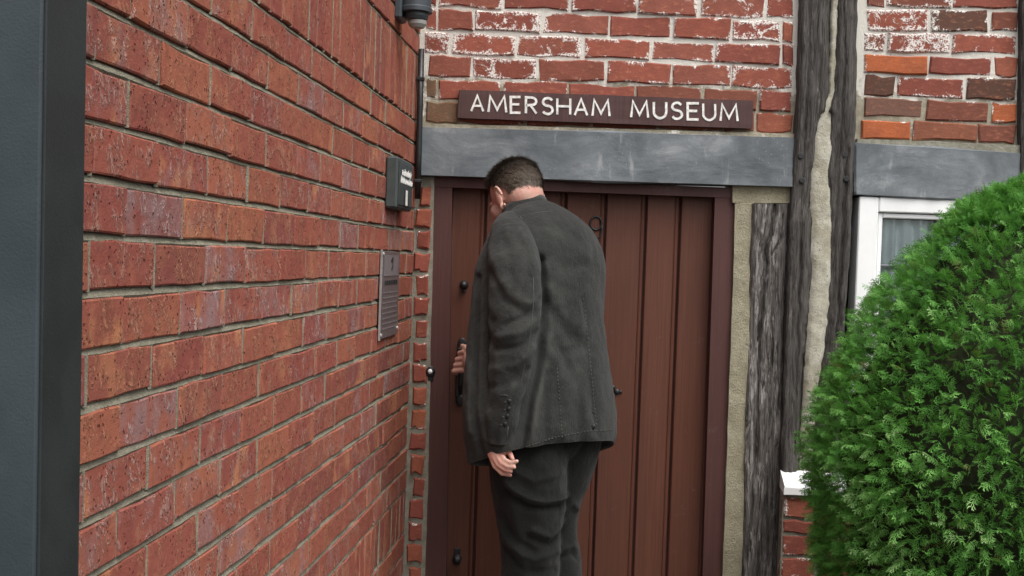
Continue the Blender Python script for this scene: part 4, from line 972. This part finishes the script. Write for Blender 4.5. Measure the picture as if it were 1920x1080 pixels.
sleeve([(1085, 452, 3.84, 34), (1075, 490, 3.90, 44), (1050, 545, 3.95, 46), (1010, 600, 4.00, 45), (960, 640, 4.03, 40), (915, 668, 4.06, 31), (900, 676, 4.075, 27)], 'sleeve', 6, .5)
def on_sleeve(x, y, off=.0015):
    r_ = FWD+RT*(x-960)/F_PX-UPV*(y-540)/F_PX; d = (GSL-CAM); t = (d@r_)/(r_@r_); e_ = np.linalg.norm(d-t[..., None]*r_, axis=2)+.25*t; k = np.unravel_index(np.argmin(e_), e_.shape)
    return CAM+r_*(t[k]-off)-PB
for (x, y) in ((955, 752), (954, 766), (951, 780), (947, 795)):
    m = MB(); m.lathe(on_sleeve(x, y, .001), (-.2, -1, 0), [(.006, -.003), (.006, .002), (.004, .0032), (.0005, .003)], 12); m.build('button', MT['iron'], slv, True)
    m = MB(); m.tube([on_sleeve(x-6, y+1.5), on_sleeve(x-10, y+2.5)], .0011, 5); m.build('buttonhole', MT['seam'], slv, True)
seam('cuff_seam', [on_sleeve(x, y) for x, y in ((938, 741), (950, 741), (960, 745))], .0011, slv)
seam('cuff_seam', [on_sleeve(x, y) for x, y in ((953, 800), (951, 814), (950, 825))], .0010, slv)
seam('sleeve_seam', [on_sleeve(x, y) for x, y in ((1000, 520), (1001, 560), (997, 610), (990, 660), (978, 710), (962, 770), (955, 820))], .0006, slv)
seam('shoulder_seam', [on_jacket(x, y, .001) for x, y in ((978, 404), (1010, 398), (1035, 396))], .0009, jk)
seam('armhole_seam', [on_jacket(x, y, .001) for x, y in ((975, 405), (990, 428), (1001, 452), (1008, 478))], .0012, jk)
# --- collar
m = MB(); cg = []
for (x, y, Y, hw, hd, k) in [(986, 411, 3.80, 57, .080, .45), (985, 401, 3.80, 49, .075, .5), (983, 393, 3.803, 44, .072, .52), (982, 387, 3.806, 42.5, .071, .52), (982, 388, 3.806, 40, .067, .52), (983, 404, 3.80, 37, .062, .5)]:
    C_ = at(x, y, Y); a = hw*pxm(Y); of = a*np.cos(phs)[:, None]*RG+hd*np.sin(phs)[:, None]*HD; q = C_+of; q[:, 2] -= k*(of@HD); cg.append(q)
loft_obj('jacket_collar', np.array(cg)-PB, MT['jacket'], jk)
cg = []
for (x, y, hw, hd, k) in [(983, 402, 41, .069, .5), (981, 390, 40, .068, .52), (980, 378.5, 39.5, .068, .52), (980, 379.5, 36.5, .063, .52), (981, 400, 33, .056, .5)]:
    C_ = at(x, y, 3.812); a = hw*pxm(3.81); of = a*np.cos(phs)[:, None]*RG+hd*np.sin(phs)[:, None]*HD; q = C_+of; q[:, 2] -= k*(of@HD); cg.append(q)
loft_obj('shirt_collar', np.array(cg)-PB, MT['collar'], man)
# --- trousers
def remesh(m, voxel, name, mat, parent, smooth_it=4):
    me = mesh('tmp', m.v, m.f); o = link('tmp', me)
    md = o.modifiers.new('r', 'REMESH'); md.mode = 'VOXEL'; md.voxel_size = voxel; md.use_smooth_shade = True
    if smooth_it: sm = o.modifiers.new('s', 'SMOOTH'); sm.factor = .5; sm.iterations = smooth_it
    dg = bpy.context.evaluated_depsgraph_get(); me2 = bpy.data.meshes.new_from_object(o.evaluated_get(dg)); bpy.data.objects.remove(o); bpy.data.meshes.remove(me)
    me2.name = name; me2.materials.clear(); me2.materials.append(mat); me2.polygons.foreach_set('use_smooth', [True]*len(me2.polygons)); return link(name, me2, None, parent)
def limb(mb, path, n_=40, M_=28, flat=1.0):
    Q = np.array([[*at(x, y, Y), r*pxm(Y)] for x, y, Y, r in path]); s = np.linspace(0, len(path)-1, n_); ii = np.arange(len(path)); C_ = spl(s, ii, Q[:, :3]); rr = spl(s, ii, Q[:, 3])
    v = []
    for i in range(n_):
        for k in range(M_): a = 2*math.pi*k/M_; v.append(C_[i]+rr[i]*np.array([math.cos(a), math.sin(a)*flat, 0])-PB)
    mb.add(v, [(i*M_+k, i*M_+(k+1) % M_, (i+1)*M_+(k+1) % M_, (i+1)*M_+k) for i in range(n_-1) for k in range(M_)]+[tuple(range(M_))[::-1], tuple((n_-1)*M_+k for k in range(M_))])
m = MB()
limb(m, [(1005, 760, 3.68, 80), (992, 830, 3.665, 76), (990, 890, 3.66, 73), (991, 945, 3.665, 68), (994, 1003, 3.67, 58), (994, 1075, 3.68, 54), (985, 1160, 3.69, 47), (975, 1260, 3.68, 44), (968, 1338, 3.67, 42)], flat=1.05)
limb(m, [(1062, 760, 3.75, 78), (1070, 830, 3.75, 58), (1060, 890, 3.76, 51), (1046, 950, 3.765, 42), (1042, 1003, 3.77, 40), (1050, 1060, 3.77, 41), (1050, 1160, 3.76, 42), (1040, 1260, 3.75, 41), (1035, 1328, 3.74, 40)], flat=1.2)
m.sphere(at(1030, 800, 3.70)-PB, (.135, .12, .12), 24, 16)
tr = remesh(m, .006, 'trousers', MT['trouser'], man, 3)
nv = len(tr.data.vertices); cov = np.empty(nv*3); tr.data.vertices.foreach_get('co', cov); cov = cov.reshape(-1, 3); nov = np.empty(nv*3); tr.data.vertices.foreach_get('normal', nov); nov = nov.reshape(-1, 3)
W_ = (cov+PB)[None]; dsp = np.zeros(nv); nr_ = np.clip(-nov[:, 1]*2, 0, 1)
for (pts, wid, amp) in [([(955, 900), (985, 922), (1020, 934), (1058, 932)], 7, .012), ([(950, 915), (990, 940), (1055, 946)], 8, -.010), ([(965, 870), (1000, 892), (1050, 880)], 8, .007), ([(940, 960), (970, 1010), (1000, 1028)], 8, -.008), ([(935, 985), (960, 1020), (1000, 1040), (1045, 1030)], 9, .009),
                        ([(1000, 985), (1030, 1000), (1052, 985)], 7, .009), ([(990, 1000), (1030, 1016), (1050, 1005)], 6, -.008), ([(950, 1030), (985, 1065), (1040, 1070)], 8, -.008), ([(1052, 1040), (1075, 1035), (1092, 1050)], 6, .009), ([(1052, 1055), (1075, 1052), (1092, 1065)], 5, -.008), ([(1060, 960), (1075, 950), (1085, 965)], 6, .007),
                        ([(975, 850), (962, 920), (972, 1000), (985, 1075)], 9, .005)]:
    dsp += (nr_*fold_line(W_, [P2(*q, 3.62) for q in pts], wid*.00165, amp)[0])
dsp += np.array([.004*fbm((q[0]*10, q[1]*10, q[2]*7), 1.0, 3)+.004*(.35-abs(fbm((q[0]*9, q[1]*9, q[2]*11+q[0]*6), 1.0, 2))) for q in cov]); cov = cov+nov*dsp[:, None]; tr.data.vertices.foreach_set('co', cov.ravel()); tr.data.update()
# --- shoes
for (x, y, Y) in ((966, 1340, 3.66), (1036, 1328, 3.74)):
    c0 = at(x, y, Y); m = MB(); rings = []
    for (a, hw, h) in ((-.085, .02, .05), (-.08, .036, .09), (-.03, .042, .105), (.04, .043, .085), (.11, .048, .06), (.17, .046, .048), (.20, .034, .036), (.212, .012, .02)):
        rings.append([np.array([c0[0], c0[1], .013])+HD*a+RG*hw*math.cos(t)+ZU*(h/2+h/2*math.sin(t)) for t in np.linspace(0, 2*math.pi, 18, endpoint=False)])
    loft_obj('shoe', np.array(rings)-PB, MT['shoe'], man, caps=(True, True))
# --- body: one continuous skin surface (head, neck, trunk, arms, hands, legs)
m = MB()
TP = math.radians(32); HDh = math.radians(40)
hh_ = np.array([-math.sin(HDh), math.cos(HDh), 0]); hr = np.array([math.cos(HDh), math.sin(HDh), 0]); hf = hh_*math.cos(TP)-ZU*math.sin(TP); hu = hh_*math.sin(TP)+ZU*math.cos(TP)
HC = at(967, 361, 3.82); RH = np.stack([hr, hf, hu], 1)
def hp(r, f, u): return HC+hr*r+hf*f+hu*u-PB
def blob(r, f, u, rad, R=RH): m.sphere(hp(r, f, u), rad, 24, 16, R)
blob(0, -.004, .012, (.0735, .092, .085)); blob(0, .036, -.050, (.056, .055, .068)); blob(0, .055, -.088, (.036, .034, .026)); blob(0, -.030, -.030, (.064, .060, .060))
blob(0, .096, -.040, (.011, .016, .020)); blob(0, .086, -.020, (.008, .010, .022)); blob(-.011, .090, -.048, .009); blob(.011, .090, -.048, .009); blob(0, .080, .004, (.050, .014, .012)); blob(0, .084, -.070, (.022, .010, .007)); blob(0, .083, -.079, (.020, .010, .007))
for s_ in (-1, 1):
    blob(s_*.045, .060, -.035, (.022, .024, .026))
    # ear: rim, lobe, bowl
    er = [hp(s_*(.080+.010*math.cos(t-2.6)), -.006+.019*math.cos(t), -.026+.033*math.sin(t)) for t in np.linspace(-2.0, 3.3, 16)]
    m.tube(er, .0050, 8); m.sphere(hp(s_*.074, .006, -.030), (.008, .013, .022), 12, 8, RH); m.sphere(hp(s_*.077, .004, -.056), (.006, .008, .010), 12, 8, RH)
nb0 = at(985, 400, 3.80)-PB
m.tube([hp(0, -.032, -.010), hp(0, -.034, -.055), nb0, nb0+np.array([.02, -.01, -.09])], [.053, .048, .048, .075], 24)
# trunk and limbs inside the clothes
def limb_in(pts, rad): m.tube([at(*q)-PB for q in pts], rad, 20)
limb_in([(990, 425, 3.80), (1010, 500, 3.77), (1015, 620, 3.72), (1020, 760, 3.69), (1022, 850, 3.70)], [.09, .11, .11, .11, .07])
limb_in([(985, 440, 3.74), (965, 480, 3.61), (965, 560, 3.55), (960, 650, 3.53), (944, 760, 3.52), (937, 815, 3.503), (935, 838, 3.498)], [.06, .05, .046, .042, .034, .026, .025])
limb_in([(1060, 450, 3.84), (1075, 495, 3.90), (1010, 600, 4.0), (915, 668, 4.06), (893, 676, 4.085), (884, 676, 4.10)], [.06, .05, .045, .03, .026, .025])
limb_in([(1000, 830, 3.68), (993, 1000, 3.68), (985, 1160, 3.69), (970, 1325, 3.67)], [.06, .06, .045, .035])
limb_in([(1055, 830, 3.75), (1046, 1000, 3.77), (1050, 1160, 3.76), (1036, 1318, 3.74)], [.055, .05, .045, .035])
# left hand: palm and five fingers, loosely curled
def chain(pts, rad): m.tube([at(*q)-PB for q in pts], rad, 10); [m.sphere(at(*q)-PB, r_*1.03, 10, 8) for q, r_ in zip(pts, rad)]
m.sphere(at(933, 846, 3.499)-PB, (.028, .017, .030), 16, 12)
m.sphere(at(929, 854, 3.499)-PB, (.020, .016, .022), 16, 12)
chain([(918, 851, 3.501), (927, 874, 3.491), (941, 888, 3.477), (957, 891, 3.469)], [0.0075, 0.0072, 0.0067, 0.0058])
chain([(923, 852, 3.495), (934, 872, 3.481), (947, 881, 3.465), (958, 883.5, 3.457)], [0.0081, 0.0077, 0.0070, 0.0062])
chain([(930, 852, 3.491), (940, 868, 3.475), (952, 875, 3.459), (964, 876, 3.451)], [0.0083, 0.0079, 0.0072, 0.0063])
chain([(938, 850, 3.489), (947, 863, 3.473), (958, 868, 3.457), (969, 865, 3.451)], [0.0081, 0.0077, 0.0070, 0.0062])
chain([(947, 838, 3.501), (956, 850, 3.491), (961, 861, 3.483)], [0.0092, 0.0084, 0.0070])
# right hand closed round the latch handle
m.sphere(at(879, 676, 4.112)-PB, (.022, .030, .036), 16, 12)
for k, (y0, xx) in enumerate(((661, 862), (673, 857), (684, 854), (695, 851))):
    chain([(880, y0+3, 4.108), (870, y0-1, 4.118), (xx, y0+1, 4.138), (xx+1, y0+4, 4.162), (xx+8, y0+5, 4.176)], [.0098, .0098, .0092, .0085, .0075])
chain([(878, 657, 4.108), (872, 651, 4.125), (867, 649, 4.145)], [.011, .010, .0085])
body = remesh(m, .0030, 'body', MT['skin'], man, 2)
for s_ in (-1, 1):
    e_ = MB(); e_.sphere(hp(s_*.031, .078, -.016), .0115, 14, 10); e_.build('eye', MT['whitep'], man, True)
    e_ = MB(); e_.sphere(hp(s_*.031, .0855, -.016), .0052, 12, 8); e_.build('iris', MT['iron'], man, True)
# --- hair: close cap and short strands
def hair_ok(d):
    r, f, u = d
    if f > .45: lim = .62
    elif f > -.05: lim = .05-.25*max(0, (.3-f))+(.30 if f > .2 else 0)
    else: lim = -.22-.75*min(1, (-.05-f)/.70)
    if abs(r) > .75 and -.28 < f < .3: lim = max(lim, -.06)
    return u > lim
HRAD = np.array([.0735, .092, .085])+.004; HO = np.array([0, -.004, .012])
m = MB(); nu, nvv = 72, 44; idx = {}; vv = []; ff = []
for a in range(nvv+1):
    th = math.pi*a/nvv
    for b in range(nu):
        ph = 2*math.pi*b/nu; d = np.array([math.sin(th)*math.cos(ph), math.sin(th)*math.sin(ph), math.cos(th)])
        j_ = .0025*fbm((d[0]*5, d[1]*5, d[2]*5), 1.0, 2); q = HO+d*(HRAD+j_); vv.append(hp(*q))
        idx[(a, b)] = d
for a in range(nvv):
    for b in range(nu):
        if all(hair_ok(idx[(x_, y_ % nu)]) for x_, y_ in ((a, b), (a+1, b), (a, b+1), (a+1, b+1))): ff.append((a*nu+b, (a+1)*nu+b, (a+1)*nu+(b+1) % nu, a*nu+(b+1) % nu))
tone = []
nb_ = len(vv); tone += [.15]*nb_; tone2 = []
hrn = np.random.default_rng(9); c_ = 0
while c_ < 13000:
    d = hrn.normal(0, 1, 3); d /= np.linalg.norm(d)
    if not hair_ok(d+hrn.normal(0, .035, 3)): continue
    c_ += 1
    base = HO+d*(HRAD-.002); tan = np.array([0, -.55, -.75])+np.array([0, 1.1, .3])*max(0, d[2]-.55)*1.6; tan = tan-d*(tan@d); tan /= np.linalg.norm(tan)+1e-6
    gd = d*hrn.uniform(.35, .75)+tan+hrn.normal(0, .25, 3); gd /= np.linalg.norm(gd); L = hrn.uniform(.013, .024)*(1.5 if d[2] > .5 else (.75 if d[2] < -.1 else 1.0))
    sd_ = np.cross(gd, d); sd_ /= np.linalg.norm(sd_)+1e-6; w_ = .0009
    p0, p1, p2 = base, base+gd*L*.55, base+gd*L*.85+tan*L*.25
    n0 = len(vv); vv += [hp(*(p0-sd_*w_)), hp(*(p0+sd_*w_)), hp(*(p1+sd_*w_*.8)), hp(*(p1-sd_*w_*.8)), hp(*p2)]; ff += [(n0, n0+1, n0+2, n0+3), (n0+3, n0+2, n0+4)]
    t_ = float(np.clip(.45+hrn.normal(0, .2)+(.12 if d[2] < .2 else 0), 0, 1)); tone += [t_]*5
me = mesh('hair', vv, ff, False, MT['hair']); ca = me.color_attributes.new('tone', 'FLOAT_COLOR', 'POINT'); ca.data.foreach_set('color', np.array([[t_, 0, 0, 1] for t_ in tone], np.float32).ravel()); link('hair', me, None, man)
